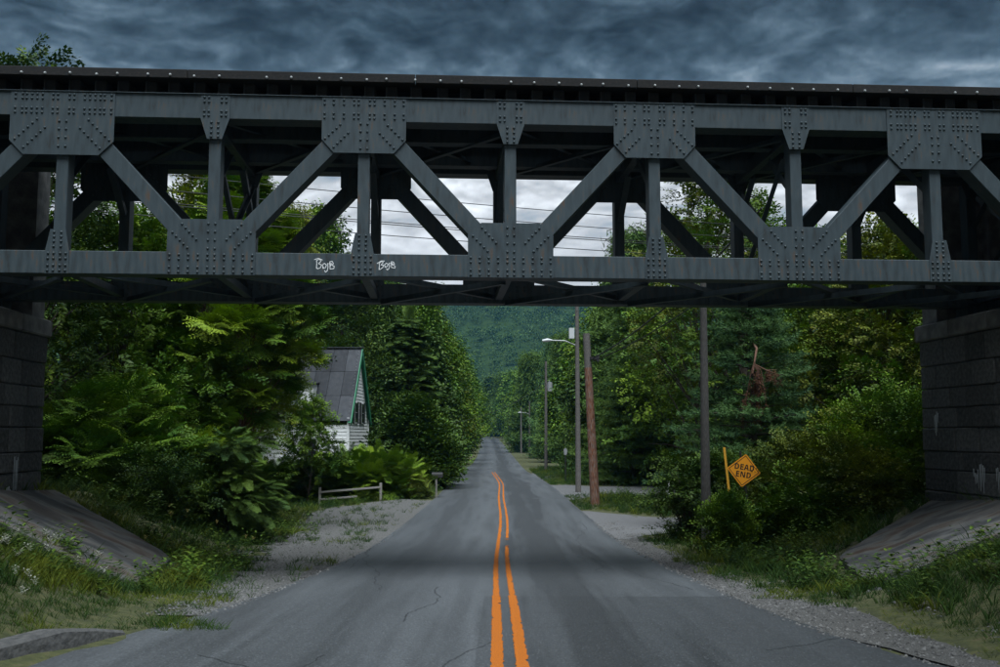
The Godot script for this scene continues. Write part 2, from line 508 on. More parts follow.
func road() -> void:
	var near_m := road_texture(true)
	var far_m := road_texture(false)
	var ds := d_samples()
	var near_st := SurfaceTool.new()
	var far_st := SurfaceTool.new()
	for which in 2:
		var st: SurfaceTool = [near_st, far_st][which]
		st.begin(Mesh.PRIMITIVE_TRIANGLES)
		st.set_smooth_group(0)
		var rows := 0
		var cols := 10
		for d in ds:
			if which == 0 and d > 51.2: continue
			if which == 1 and (d < 50.8 or d > 520.0): continue
			for i in cols + 1:
				var x := lerpf(edge_l(d), edge_r(d), float(i) / cols)
				st.set_uv(Vector2((x - rx(d) + 5.5) / 11.0, (d - 4.0) / 48.0 if which == 0 else (d - 52.0) / 120.0))
				st.add_vertex(Vector3(x, pr(d), -d))
			rows += 1
		for j in rows - 1:
			for i in cols:
				var a := j * (cols + 1) + i
				var w := cols + 1
				for q in [a, a + w, a + 1, a + 1, a + w, a + w + 1]: st.add_index(q)
		st.generate_normals()
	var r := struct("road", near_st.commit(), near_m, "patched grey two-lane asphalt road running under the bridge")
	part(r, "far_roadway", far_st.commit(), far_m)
	# worn double centre line
	for k in 2:
		var x0: float = [-0.07, 0.17][k]
		var mb := MB.new()
		var d := 4.0
		while d < 99.0:
			var step := 0.06 if d < 24 else (0.15 if d < 45 else 0.6)
			if not (k == 1 and d > 26.5 and d < 29.5 and n_edge.get_noise_2d(d * 9.0, 77.0) > -0.25):
				var q := []
				for e in 2:
					var dd := d + step * e
					var w := (0.062 if dd < 15.2 else 0.047) * (1.0 if k == 0 or dd < 26.0 else 0.9)
					var bend := rx(dd) + 0.04 * sin(dd * 0.21) - 0.2 * smoothstep(80.0, 99.0, dd)
					var wl := w + 0.018 * n_edge.get_noise_2d(dd * 16.0, 3.0 + k) - 0.05 * maxf(0.0, n_edge.get_noise_2d(dd * 5.0, 13.0 + k) - 0.32)
					var wr := w + 0.018 * n_edge.get_noise_2d(dd * 16.0, 23.0 + k) - 0.09 * maxf(0.0, n_edge.get_noise_2d(dd * 5.0, 33.0 + k) - 0.25)
					var y := pr_lin(dd, ds) + 0.006
					q.append(Vector3(x0 + bend - wl, y, -dd)); q.append(Vector3(x0 + bend + wr, y, -dd))
				mb.quad(q[0], q[1], q[3], q[2])
			d += step
		part(r, "yellow_line", mb.mesh(), mats.road_paint)
	# gravel and drives
	sheet("gravel_lot", "grey gravel pull-off beside the left lane of the road", 13.0, 50.0, 0.5, lot_edge, func(d): return edge_l(d) + 0.05, 10, 0.018, mats.pale_gravel)
	sheet("gravel_shoulder", "strip of crushed stone along the right lane of the road", 5.0, 31.0, 0.5, func(d): return edge_r(d) - 0.05, shoulder_edge, 5, 0.018, mats.gravel)
	sheet("driveway", "asphalt side drive leaving the road behind the short pole", 3.1, 22.0, 0.6, func(x): return 31.0 - 2.2 * smoothstep(6.0, 3.1, x) + 0.1 * x + 0.3 * n_edge.get_noise_2d(x, 5.0), func(x): return 38.5 + 4.0 * smoothstep(6.0, 3.1, x) + 0.3 * n_edge.get_noise_2d(x, 15.0), 8, 0.022, mats.drive_asphalt, true)
	sheet("driveway", "second pale drive crossing beyond the grass island", 3.1, 24.0, 0.6, func(x): return 55.0 - 5.0 * smoothstep(6.5, 3.1, x), func(x): return 64.0 + 3.0 * smoothstep(6.0, 3.1, x), 8, 0.022, mats.drive_asphalt, true)
	sheet("driveway", "far pale drive entering the road by the transformer pole", 2.9, 14.0, 0.6, func(x): return 80.0 - 4.0 * smoothstep(6.0, 2.9, x), func(x): return 92.0 + 3.0 * smoothstep(6.0, 2.9, x), 6, 0.03, mats.drive_asphalt, true)


func pr_lin(d: float, ds: PackedFloat32Array) -> float:
	var i := ds.bsearch(d)
	i = clampi(i, 1, ds.size() - 1)
	return lerpf(pr(ds[i - 1]), pr(ds[i]), (d - ds[i - 1]) / (ds[i] - ds[i - 1]))


func lot_edge(d: float) -> float:
	return -curve(PackedFloat32Array([10, 14, 19, 24, 30, 38, 46, 51]), PackedFloat32Array([3.4, 4.4, 5.1, 5.9, 6.6, 7.6, 8.2, 4.2]), d) + 0.9 * n_edge.get_noise_2d(d * 0.9, 40.0)


func shoulder_edge(d: float) -> float:
	return edge_r(d) + curve(PackedFloat32Array([0, 8, 12, 18, 26, 32]), PackedFloat32Array([1.0, 0.9, 1.15, 0.75, 0.8, 0.5]), d) + 0.45 * n_edge.get_noise_2d(d * 1.1, 60.0)


func road_texture(near: bool) -> StandardMaterial3D:
	var W := 1024 if near else 256
	var H := 2048 if near else 1024
	var len_d := 48.0 if near else 120.0
	var off_d := 4.0 if near else 52.0
	var nf := FastNoiseLite.new(); nf.seed = 91; nf.frequency = 0.35; nf.fractal_octaves = 4
	var ns := FastNoiseLite.new(); ns.seed = 92; ns.frequency = 0.12; ns.fractal_octaves = 4
	var data := PackedByteArray(); data.resize(W * H * 3)
	var hd := PackedByteArray(); hd.resize(W * H)
	var r := RandomNumberGenerator.new(); r.seed = 99
	for j in H:
		var d := off_d + len_d * (j + 0.5) / H
		for i in W:
			var x := 11.0 * (i + 0.5) / W - 5.5
			# wear streaks run along the lanes; each lane also has a ragged darker strip
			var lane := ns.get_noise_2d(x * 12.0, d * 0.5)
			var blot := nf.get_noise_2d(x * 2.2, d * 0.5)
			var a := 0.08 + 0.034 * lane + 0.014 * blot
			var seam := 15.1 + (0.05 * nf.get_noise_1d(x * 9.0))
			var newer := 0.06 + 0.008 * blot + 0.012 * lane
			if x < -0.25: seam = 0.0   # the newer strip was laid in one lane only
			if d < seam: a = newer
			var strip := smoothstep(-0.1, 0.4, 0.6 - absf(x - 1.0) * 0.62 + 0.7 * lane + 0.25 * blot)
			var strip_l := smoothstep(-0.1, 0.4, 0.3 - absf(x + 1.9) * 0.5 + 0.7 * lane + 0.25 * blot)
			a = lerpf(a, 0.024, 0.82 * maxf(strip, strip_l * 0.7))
			a *= 1.0 + (0.4 * (r.randf() - 0.5) + 0.34 * (r.randf() - 0.5) if near else 0.2 * (r.randf() - 0.5))
			if near and r.randf() < 0.04: a += 0.1 * r.randf()
			var c := Color(a * 0.92, a, a * 1.08).linear_to_srgb()
			var o := (j * W + i) * 3
			data[o] = clampi(int(c.r * 255.0), 0, 255); data[o + 1] = clampi(int(c.g * 255.0), 0, 255); data[o + 2] = clampi(int(c.b * 255.0), 0, 255)
			hd[j * W + i] = r.randi_range(60, 200)
	if near:
		# cracks as ragged dark lines: start x, d, heading, length
		for q in [[-2.35, 9.6, 2.2, 0.9], [-2.0, 9.1, 1.4, 1.1], [-0.55, 9.6, 1.2, 1.6], [-1.2, 12.5, 1.5, 4.0], [0.5, 12.0, 0.3, 1.4], [0.45, 13.3, 0.1, 1.1], [-1.9, 16.0, 1.7, 14.0], [1.9, 19.0, 1.5, 18.0], [-3.0, 20.0, 1.6, 20.0], [2.7, 10.5, 0.5, 1.6], [-1.5, 33.0, 0.05, 2.0], [-2.4, 41.0, 0.02, 1.8], [3.0, 16.0, 1.75, 9.0]]:
			var p := Vector2(q[0], q[1])
			var hdg: float = q[2]
			var ln := 0.0
			while ln < q[3]:
				hdg += r.randf_range(-0.3, 0.3)
				hdg = lerpf(hdg, q[2], 0.3)
				for s in 6:
					p += Vector2(cos(hdg), sin(hdg)) * 0.012
					var i := int((p.x + 5.5) / 11.0 * W)
					var j := int((p.y - off_d) / len_d * H)
					for e in (2 if r.randf() < 0.4 else 1):
						if i + e >= 0 and i + e < W and j >= 0 and j < H:
							var o := (j * W + i + e) * 3
							data[o] = 38; data[o + 1] = 40; data[o + 2] = 42
							hd[j * W + i + e] = 0
				ln += 0.072
	var m := mat("asphalt_near" if near else "asphalt_far", Color.WHITE, 0.5)
	m.albedo_texture = ImageTexture.create_from_image(Image.create_from_data(W, H, false, Image.FORMAT_RGB8, data))
	m.metallic_specular = 0.5
	if near:
		m.heightmap_enabled = true
		m.heightmap_texture = ImageTexture.create_from_image(Image.create_from_data(W, H, false, Image.FORMAT_L8, hd))
		m.heightmap_scale = 0.5
	return m


func kerb() -> void:
	var mb := MB.new()
	var pts := []
	var d := 5.5
	while d < 11.6:
		pts.append(Vector2(-curve(LK_D, LK_X, d) + 0.0, d)); d += 0.5
	var prev := []
	for i in pts.size():
		var p: Vector2 = pts[i]
		var y := pr(p.y) - 0.1
		var top := pr(p.y) + 0.2 - 0.16 * smoothstep(10.6, 11.6, p.y) + 0.02 * n_edge.get_noise_1d(p.y * 4.0)
		var ring := [Vector3(p.x + 0.03, y, -p.y), Vector3(p.x, top - 0.03, -p.y), Vector3(p.x - 0.03, top, -p.y), Vector3(p.x - 0.26, top, -p.y), Vector3(p.x - 0.28, y, -p.y)]
		if i:
			for k in 4: mb.quad(prev[k], ring[k], ring[k + 1], prev[k + 1])
		prev = ring
	mb.tri(prev[0], prev[4], prev[1]); mb.quad(prev[1], prev[4], prev[3], prev[2])
	struct("kerb", mb.mesh(), mats.granite_2, "low worn concrete kerb at the left road edge")


# ------------------------------------------------------------------ bridge
func rivets_mesh(pts: Array, r := 0.025) -> ArrayMesh:
	var mb := MB.new()
	for p in pts:
		var o := Vector3(p.x, p.y, 0)
		var prev := []
		for ringi in 3:
			var a := [0.0, 0.6, 1.15][ringi] as float
			var ring := []
			for k in 7:
				var f := TAU * k / 7
				ring.append(o + Vector3(cos(f) * r * cos(a), sin(f) * r * cos(a), r * 0.95 * sin(a)))
			if ringi:
				for k in 7: mb.quad(prev[k], prev[(k + 1) % 7], ring[(k + 1) % 7], ring[k])
			prev = ring
		for k in 7: mb.tri(o + Vector3(0, 0, r * 0.95), prev[k], prev[(k + 1) % 7])
	return mb.mesh()


func line_pts(a: Vector2, b: Vector2, k: int) -> Array:
	var out := []
	for i in k: out.append(a.lerp(b, float(i) / (k - 1)))
	return out


func bridge() -> void:
	var b := thing("railway_bridge", "blue-grey riveted steel railway truss bridge spanning the road", "bridge", Vector3(0, 0, -BZ), SKEW)
	var S: Material = mats.steel_paint
	var D: Material = mats.steel_paint
	var x0 := U0 - 4 * PANEL - 0.25
	var x1 := U0 + 4 * PANEL + 0.25
	# gusset meshes, shared by every node of a kind; the plate's front lies at z = 0.014
	var gt := MB.new()
	gt.prism([Vector2(-0.745, 7.74), Vector2(-0.745, 6.97), Vector2(-0.53, 6.73), Vector2(0.53, 6.73), Vector2(0.745, 6.97), Vector2(0.745, 7.74)], 0.0, 0.016)
	var gtw := MB.new()
	gtw.prism([Vector2(-0.9, 7.74), Vector2(-0.9, 6.86), Vector2(-0.66, 6.61), Vector2(0.63, 6.61), Vector2(0.88, 6.86), Vector2(0.88, 7.74)], 0.0, 0.016)
	var gb := MB.new()
	gb.prism([Vector2(-0.76, 5.28), Vector2(-0.76, 4.52), Vector2(0.76, 4.52), Vector2(0.76, 5.28), Vector2(0.52, 5.5), Vector2(-0.52, 5.5)], 0.0, 0.016)
	var mt := MB.new()
	mt.prism([Vector2(-0.255, 7.74), Vector2(-0.255, 7.32), Vector2(-0.13, 6.94), Vector2(0.13, 6.94), Vector2(0.255, 7.32), Vector2(0.255, 7.74)], 0.0, 0.014)
	var mbm := MB.new()
	mbm.prism([Vector2(-0.2, 4.925), Vector2(-0.2, 4.52), Vector2(0.2, 4.52), Vector2(0.2, 4.925), Vector2(0.13, 5.29), Vector2(-0.13, 5.29)], 0.0, 0.014)
	var tp := []
	for y in [7.69, 7.61, 7.44, 7.36]:
		for x in [0.1, 0.18, 0.36, 0.54, 0.7]: tp.append(Vector2(x, y)); tp.append(Vector2(-x, y))
	var tw := tp.duplicate()
	for y in [7.69, 7.61, 7.44, 7.36]:
		for x in [0.45, 0.63, 0.82]: tw.append(Vector2(x, y)); tw.append(Vector2(-x, y))
	for sg in [-1.0, 1.0]:
		for q in [[0.42, 7.24, 0.685, 6.98], [0.28, 7.09, 0.53, 6.83]]:
			tp.append_array(line_pts(Vector2(sg * q[0], q[1]), Vector2(sg * q[2], q[3]), 5))
			tw.append_array(line_pts(Vector2(sg * (q[0] + 0.02), q[1]), Vector2(sg * (q[2] + 0.12), q[3] - 0.1), 6))
		for y in [7.26, 7.12, 6.97, 6.81]: tp.append(Vector2(sg * 0.06, y)); tw.append(Vector2(sg * 0.06, y - 0.05))
	var bp := []
	for y in [4.87, 4.79, 4.65, 4.565]:
		for x in [0.06, 0.225, 0.39, 0.55, 0.71]: bp.append(Vector2(x, y)); bp.append(Vector2(-x, y))
	for sg in [-1.0, 1.0]:
		for y in [5.42, 5.28, 5.13, 4.98]: bp.append(Vector2(sg * 0.06, y))
		bp.append_array(line_pts(Vector2(sg * 0.51, 5.41), Vector2(sg * 0.26, 5.14), 5))
		bp.append_array(line_pts(Vector2(sg * 0.67, 5.26), Vector2(sg * 0.41, 4.99), 5))
	var mtp := []
	for y in [7.69, 7.61, 7.44, 7.36]:
		for x in [0.11, 0.19]: mtp.append(Vector2(x, y)); mtp.append(Vector2(-x, y))
	for y in [7.24, 7.15, 7.06, 6.98]: mtp.append(Vector2(0.06, y)); mtp.append(Vector2(-0.06, y))
	var mbp := []
	for y in [4.87, 4.78, 4.66, 4.57]:
		for x in [0.055, 0.15]: mbp.append(Vector2(x, y)); mbp.append(Vector2(-x, y))
	for y in [5.24, 5.16, 5.08, 4.99]: mbp.append(Vector2(0.06, y)); mbp.append(Vector2(-0.06, y))
	var shapes := {"top": [gt.mesh(), rivets_mesh(tp)], "top_wide": [gtw.mesh(), rivets_mesh(tw)], "bottom": [gb.mesh(), rivets_mesh(bp)], "small_top": [mt.mesh(), rivets_mesh(mtp)], "small_bottom": [mbm.mesh(), rivets_mesh(mbp)]}
	for side in 2:
		var zf := 0.0 if side == 0 else -3.5          # front face of the truss
		var zc := zf - 0.2
		var M: Material = S
		# chords in three lengths butted under the gussets
		var cuts := [x0, U0 - PANEL, U0 + PANEL, x1]
		for k in 3:
			var c: float = (cuts[k] + cuts[k + 1]) / 2
			var l: float = cuts[k + 1] - cuts[k] - 0.004
			box_part(b, "top_chord", Vector3(c, 7.525, zc), Vector3(l, 0.43, 0.4), M)
			box_part(b, "cover_plate", Vector3(c, 7.747, zc), Vector3(l, 0.014, 0.47), M)
			var bc := box_part(b, "bottom_chord", Vector3(c, 4.72, zc), Vector3(l, 0.4, 0.4), M)
			if side == 0 and k == 1: graffiti(bc, c)
		for i in range(-4, 5):
			var u := U0 + PANEL * i
			var odd := absi(i) % 2 == 1
			# verticals: two channels with a gap, seen as a broad flat leg
			box_part(b, "vertical_post", Vector3(u, 6.115, zc), Vector3(0.21, 2.39, 0.3), M)
			if odd:
				var wide := absi(i) == 3
				gusset(b, shapes["top_wide" if wide else "top"], u, zf, M)
				gusset(b, shapes["small_bottom"], u, zf, M)
			else:
				gusset(b, shapes["small_top"], u, zf, M)
				gusset(b, shapes["bottom"], u, zf, M)
			if i < 4:
				# a diagonal from this node to the next
				var up := odd
				var p0 := Vector2(u + 0.34, 7.15 if up else 5.06)
				var p1 := Vector2(u + PANEL - 0.34, 5.06 if up else 7.15)
				var dv := p1 - p0
				var ang := atan2(dv.y, dv.x)
				box_part(b, "diagonal", Vector3((p0.x + p1.x) / 2, (p0.y + p1.y) / 2, zc + 0.004), Vector3(dv.length(), 0.3, 0.36), M, Basis(Vector3.BACK, ang))
	# floor system under the ties
	for v in [0.95, 2.55]:
		var st := MB.new()
		st.box(Vector3((x0 + x1) / 2, 7.5, -v - 0.2), Vector3(x1 - x0, 0.5, 0.03))
		for y in [7.742, 7.258]: st.box(Vector3((x0 + x1) / 2, y, -v - 0.2), Vector3(x1 - x0, 0.02, 0.26))
		part(b, "stringer", st.mesh(), D)
	for i in range(-4, 5):
		var u := U0 + PANEL * i
		# floor beam, bottom strut and sway frame at each panel point
		box_part(b, "floor_beam", Vector3(u, 7.32, -1.95), Vector3(0.16, 0.3, 3.08), D)
		box_part(b, "bottom_strut", Vector3(u, 4.66, -1.95), Vector3(0.16, 0.14, 3.08), D)
		var offu := 0.0
		for sg in [-1.0, 1.0]:
			var a := Vector3(u + offu, 6.3, -1.95 + sg * 1.52)
			var c := Vector3(u + offu, 7.05, -1.95 + sg * 0.55)
			strut(b, "knee_brace", a, c, 0.12, D)
			if i % 2 == 0: strut(b, "sway_brace", Vector3(u + sg * 0.06, 4.78, -1.95 + sg * 1.5), Vector3(u + sg * 0.06, 6.9, -1.95 - sg * 1.45), 0.09, D)
		if i < 4:
			var w := U0 + PANEL * (i + 1)
			for q in [[7.36, 0.1], [4.6, 0.11]]:
				strut(b, "lateral_brace", Vector3(u + 0.1, q[0], -0.45), Vector3(w - 0.1, q[0], -3.45), q[1], D)
				strut(b, "lateral_brace", Vector3(u + 0.1, q[0] - 0.13, -3.45), Vector3(w - 0.1, q[0] - 0.13, -0.45), q[1], D)
	# ties, guard timbers, rails
	var tie := MB.new()
	chamfer_box(tie, Vector3(0.2, 0.24, 3.74), 0.012)
	var tie_m := tie.mesh()
	var bolt := MB.new()
	bolt.tube([Vector3.ZERO, Vector3(0, 0, 0.02), Vector3(0, 0, 0.035)], [0.022, 0.022, 0.012], 8)
	var bolt_m := bolt.mesh()
	var hook := MB.new()
	hook.box(Vector3(0, -0.12, 0), Vector3(0.022, 0.24, 0.02))
	var hook_m := hook.mesh()
	var x := x0 - 3.0
	while x < x1 + 3.0:
		var o := part(b, "tie", tie_m, mats.timber, Transform3D(Basis(Vector3.UP, rng.randf_range(-0.008, 0.008)), Vector3(x + rng.randf_range(-0.03, 0.03), 7.876, -1.95)))
		part(o, "hook_rod", hook_m, mats.dusty_steel, Transform3D(Basis(), Vector3(-0.085, 0.11, 1.885)))
		if rng.randf() > 0.07: part(o, "bolt", bolt_m, mats.galvanised, Transform3D(Basis(), Vector3(rng.randf_range(-0.08, 0.0), 0.165 + rng.randf_range(-0.012, 0.012), 2.06)))
		x += 0.43
	var gx := x0 - 3.0
	while gx < x1 + 3.0:
		for v in [-0.24, 3.68]:
			box_part(b, "guard_timber", Vector3(gx + 2.0, 8.077, -v - 0.23), Vector3(3.99, 0.16, 0.2), mats.timber)
		gx += 4.0
	for k in 13:   # deck boards between and outside the rails
		var v := 0.02 + 0.3 * k
		if absf(v - 1.03) < 0.16 or absf(v - 2.47) < 0.16: continue
		box_part(b, "deck_board", Vector3((x0 + x1) / 2 + rng.randf_range(-0.3, 0.3), 8.02, -v - 0.2), Vector3(x1 - x0 + 5.5, 0.045, 0.285), mats.timber)
	for v in [1.03, 2.47]:
		var r := MB.new()
		var c := (x0 + x1) / 2
		r.box(Vector3(c, 8.005, -v - 0.2), Vector3(x1 - x0 + 6.0, 0.015, 0.13))
		r.box(Vector3(c, 8.07, -v - 0.2), Vector3(x1 - x0 + 6.0, 0.115, 0.018))
		r.box(Vector3(c, 8.145, -v - 0.2), Vector3(x1 - x0 + 6.0, 0.035, 0.068))
		part(b, "rail", r.mesh(), mats.dusty_steel)
	for sx in [-1.0, 1.0]:
		for v in [0.0, 3.5]:
			box_part(b, "bearing", Vector3(U0 + sx * (4 * PANEL), 4.385, -v - 0.2), Vector3(0.5, 0.266, 0.5), D)


func gusset(b: Node3D, shape: Array, u: float, zf: float, m: Material) -> void:
	var o := part(b, "gusset_plate", shape[0], m, Transform3D(Basis(), Vector3(u, 0, zf)))
	var r := part(o, "rivets", shape[1], m, Transform3D(Basis(), Vector3(0, 0, 0.0155)))
	r.set_meta("kind", "stuff")


func strut(b: Node3D, called: String, a: Vector3, c: Vector3, w: float, m: Material) -> void:
	var z := (c - a).normalized()
	var xx := Vector3.UP.cross(z).normalized()
	var bs := Basis(xx, z.cross(xx), z)
	# an angle iron: two legs
	var mb := MB.new()
	mb.box(Vector3.ZERO, Vector3(w, 0.014, (c - a).length()))
	mb.box(Vector3(w / 2 - 0.007, w / 2 + 0.007, 0), Vector3(0.014, w, (c - a).length()))
	part(b, called, mb.mesh(), m, Transform3D(bs, (a + c) / 2))


func graffiti(chord: Node3D, cx: float) -> void:
	# two quick white spray tags of overlapping round letters
	var letters := [
		[[0, 0.0], [0.01, 0.14], [0.0, 0.2], [0.07, 0.23], [0.11, 0.18], [0.05, 0.12], [0.12, 0.09], [0.1, 0.02], [0.03, -0.01], [0.0, 0.03]],
		[[0.17, 0.02], [0.14, 0.08], [0.19, 0.13], [0.24, 0.09], [0.22, 0.02], [0.16, 0.0], [0.15, 0.06]],
		[[0.27, 0.13], [0.28, 0.03], [0.26, -0.06], [0.22, -0.09], [0.2, -0.05]],
		[[0.33, 0.0], [0.32, 0.17], [0.38, 0.18], [0.41, 0.12], [0.36, 0.09], [0.43, 0.06], [0.42, 0.0], [0.33, -0.01]],
		[[0.3, 0.12], [0.36, 0.13], [0.33, 0.05]],
		[[-0.05, 0.22], [0.05, 0.25], [0.14, 0.21]]]
	for k in 2:
		var mb := MB.new()
		var sc := 0.72 if k == 0 else 0.66
		for l in letters:
			for i in l.size() - 1:
				var a := Vector2(l[i][0], l[i][1]) * sc
				var c := Vector2(l[i + 1][0], l[i + 1][1]) * sc
				if k == 1:
					a = Vector2(a.x, a.y * 0.85 + 0.05 * sin(a.x * 9.0)); c = Vector2(c.x, c.y * 0.85 + 0.05 * sin(c.x * 9.0))
				var dv := (c - a).normalized()
				var nn := Vector2(-dv.y, dv.x) * 0.0055
				a -= dv * 0.004; c += dv * 0.004
				mb.quad(Vector3(a.x - nn.x, a.y - nn.y, 0), Vector3(c.x - nn.x, c.y - nn.y, 0), Vector3(c.x + nn.x, c.y + nn.y, 0), Vector3(a.x + nn.x, a.y + nn.y, 0))
		var u: float = [-3.22, -2.13][k]
		part(chord if u > cx - 2.6 else chord.get_parent(), "graffiti", mb.mesh(), mats.graffiti_white, Transform3D(Basis(), Vector3(u - (cx if u > cx - 2.6 else 0.0), -0.08 if u > cx - 2.6 else 4.65, 0.203 if u > cx - 2.6 else 0.003)))


func abutment(sg: float) -> void:
	# local frame: x outwards from the road, z towards the camera; face of the stone at x = 0
	var fu := U0 + sg * 9.83
	var o := Vector3(fu * cos(SKEW), 0, -BZ - fu * sin(SKEW))
	var side := "gravel lot" if sg < 0 else "warning sign"
	var t := thing("bridge_abutment", "dark granite block abutment with concrete seat wall, on the side of the " + side, "abutment", o, SKEW, "bridge abutments")
	var vn := 1.0     # near end in z
	var vf := -4.95   # far end in z
	var cr := MB.new()
	cr.box(Vector3(sg * 1.6, 1.25, (vn + vf) / 2), Vector3(3.0, 5.2, vn - vf - 0.1))
	part(t, "core", cr.mesh(), mats.mortar)
	var y := -1.35
	var course := 0
	while y < 3.8:
		var h := minf(0.46 + 0.06 * sin(course * 2.3), 3.87 - y)
		if 3.87 - y - h < 0.2: h = 3.87 - y
		var z := vn
		while z > vf + 0.01:
			var l := rng.randf_range(0.65, 1.35)
			if z - l < vf + 0.5: l = z - vf
			stone(t, Vector3(sg * 0.25, y + h / 2, z - l / 2), Vector3(0.5, h - 0.014, l - 0.014))
			z -= l
		for e in 2:  # end faces
			var xx := 0.507
			while xx < 3.0:
				var l := rng.randf_range(0.7, 1.3)
				stone(t, Vector3(sg * (xx + l / 2), y + h / 2, vn - 0.23 if e == 0 else vf + 0.23), Vector3(l - 0.014, h - 0.014, 0.46))
				xx += l
		y += h
		course += 1
	var z := vn + 0.06
	while z > vf:
		var l := minf(1.5, z - vf + 0.06)
		var mb := MB.new()
		chamfer_box(mb, Vector3(1.2, 0.37, l - 0.012), 0.03)
		part(t, "cap_stone", mb.mesh(), mats.old_concrete, Transform3D(Basis(), Vector3(sg * 0.52, 4.06, z - l / 2)))
		z -= 1.5
	# concrete back wall and cheek walls; the far cheek has a chamfered corner
	var back := MB.new()
	back.box(Vector3(sg * 1.9, 5.9, (vn + vf) / 2), Vector3(1.5, 3.7, vn - vf - 0.02))
	part(t, "back_wall", back.mesh(), mats.old_concrete)
	for e in 2:
		var za := -4.1 if e == 0 else 0.35
		var zb := vf + 0.02 if e == 0 else vn - 0.02
		var ck := MB.new()
		var poly := [Vector2(0.02, za), Vector2(1.148, za), Vector2(1.148, zb), Vector2(0.2, zb), Vector2(0.02, lerpf(zb, za, 0.2))]
		# a prism standing upright
		var lo := 4.247
		var hi := 8.02
		var k := poly.size()
		for i in k:
			var a: Vector2 = poly[i]
			var c: Vector2 = poly[(i + 1) % k]
			ck.quad(Vector3(sg * a.x, lo, a.y), Vector3(sg * c.x, lo, c.y), Vector3(sg * c.x, hi, c.y), Vector3(sg * a.x, hi, a.y))
		for i in range(1, k - 1):
			ck.tri(Vector3(sg * poly[0].x, hi, poly[0].y), Vector3(sg * poly[i].x, hi, poly[i].y), Vector3(sg * poly[i + 1].x, hi, poly[i + 1].y))
		part(t, "cheek_wall", ck.mesh(), mats.old_concrete)
	# lime that has run out of the joints
	for q in ([[-1.9, 1.05, 0.5], [-2.5, 1.1, 0.75], [-2.75, 1.0, 0.4], [-0.6, 1.5, 0.5], [-4.3, 2.2, 0.5], [0.2, 0.9, 0.9]] if sg > 0 else [[-3.6, 1.3, 0.9], [-4.4, 0.4, 0.35], [-2.6, 0.9, 0.7], [-3.3, 0.7, 0.5], [-4.75, 0.6, 0.5]]):
		var mb := MB.new()
		for k in 4:
			var zz: float = q[0] + k * 0.055
			var tp: float = q[1] + rng.randf_range(-0.06, 0.08)
			var l: float = q[2] * rng.randf_range(0.4, 1.0)
			var w := rng.randf_range(0.012, 0.032)
			mb.quad(Vector3(-sg * 0.034, tp, zz - w), Vector3(-sg * 0.034, tp, zz + w), Vector3(-sg * 0.034, tp - l, zz + w * 0.4), Vector3(-sg * 0.034, tp - l * 0.95, zz - w * 0.4))
		part(t, "lime_stain", mb.mesh(), mats.lime)


func stone(t: Node3D, ctr: Vector3, size: Vector3) -> void:
	var mb := MB.new()
	chamfer_box(mb, size, 0.022)
	part(t, "stone", mb.mesh(), mats["granite_%d" % rng.randi_range(0, 2)], Transform3D(Basis(Vector3.UP, rng.randf_range(-0.006, 0.006)), ctr + Vector3(rng.randf_range(-0.018, 0.018), 0, rng.randf_range(-0.01, 0.01))))


func slope_slab(sg: float) -> void:
	# flat concrete slope paving from the abutment foot down towards the road, laid on the bank
	var far_a := Vector2(sg * 9.75 + 0.19, 22.35 + sg * 0.6)
	var far_b := Vector2(-6.55 if sg < 0 else 6.75, 20.4)
	var near_a := Vector2(sg * 9.75 + 0.05, 17.4)
	var near_b := Vector2(-6.0 if sg < 0 else 6.1, 16.6)
	var N := 10
	var top := []
	for i in N + 1:
		var row := []
		for j in N + 1:
			var p := near_a.lerp(far_a, j / float(N)).lerp(near_b.lerp(far_b, j / float(N)), i / float(N))
			if i == N: p.y += 0.35 * n_edge.get_noise_1d(j * 3.0)
			if j == N: p.y += 0.05 * n_edge.get_noise_1d(i * 4.0)
			row.append(Vector3(p.x, gh(p.x, p.y) + 0.13, -p.y))
		top.append(row)
	var mb := MB.new()
	for i in N:
		for j in N:
			var a: Vector3 = top[i][j]; var b: Vector3 = top[i + 1][j]; var c: Vector3 = top[i + 1][j + 1]; var d: Vector3 = top[i][j + 1]
			if sg < 0: mb.quad(a, b, c, d)
			else: mb.quad(b, a, d, c)
	var dn := Vector3(0, -0.3, 0)
	for i in N:
		mb.quad(top[i][N], top[i + 1][N], top[i + 1][N] + dn, top[i][N] + dn)
		mb.quad(top[i + 1][0], top[i][0], top[i][0] + dn, top[i + 1][0] + dn)
		mb.quad(top[N][i], top[N][i + 1], top[N][i + 1] + dn, top[N][i] + dn)
	var o := part(self, numbered("concrete_slab"), mb.mesh(), mats.slab_concrete)
	tag(o, "sloping stained concrete slab at the foot of the abutment by the " + ("gravel lot" if sg < 0 else "warning sign"), "slab", "slope slabs below the abutments")


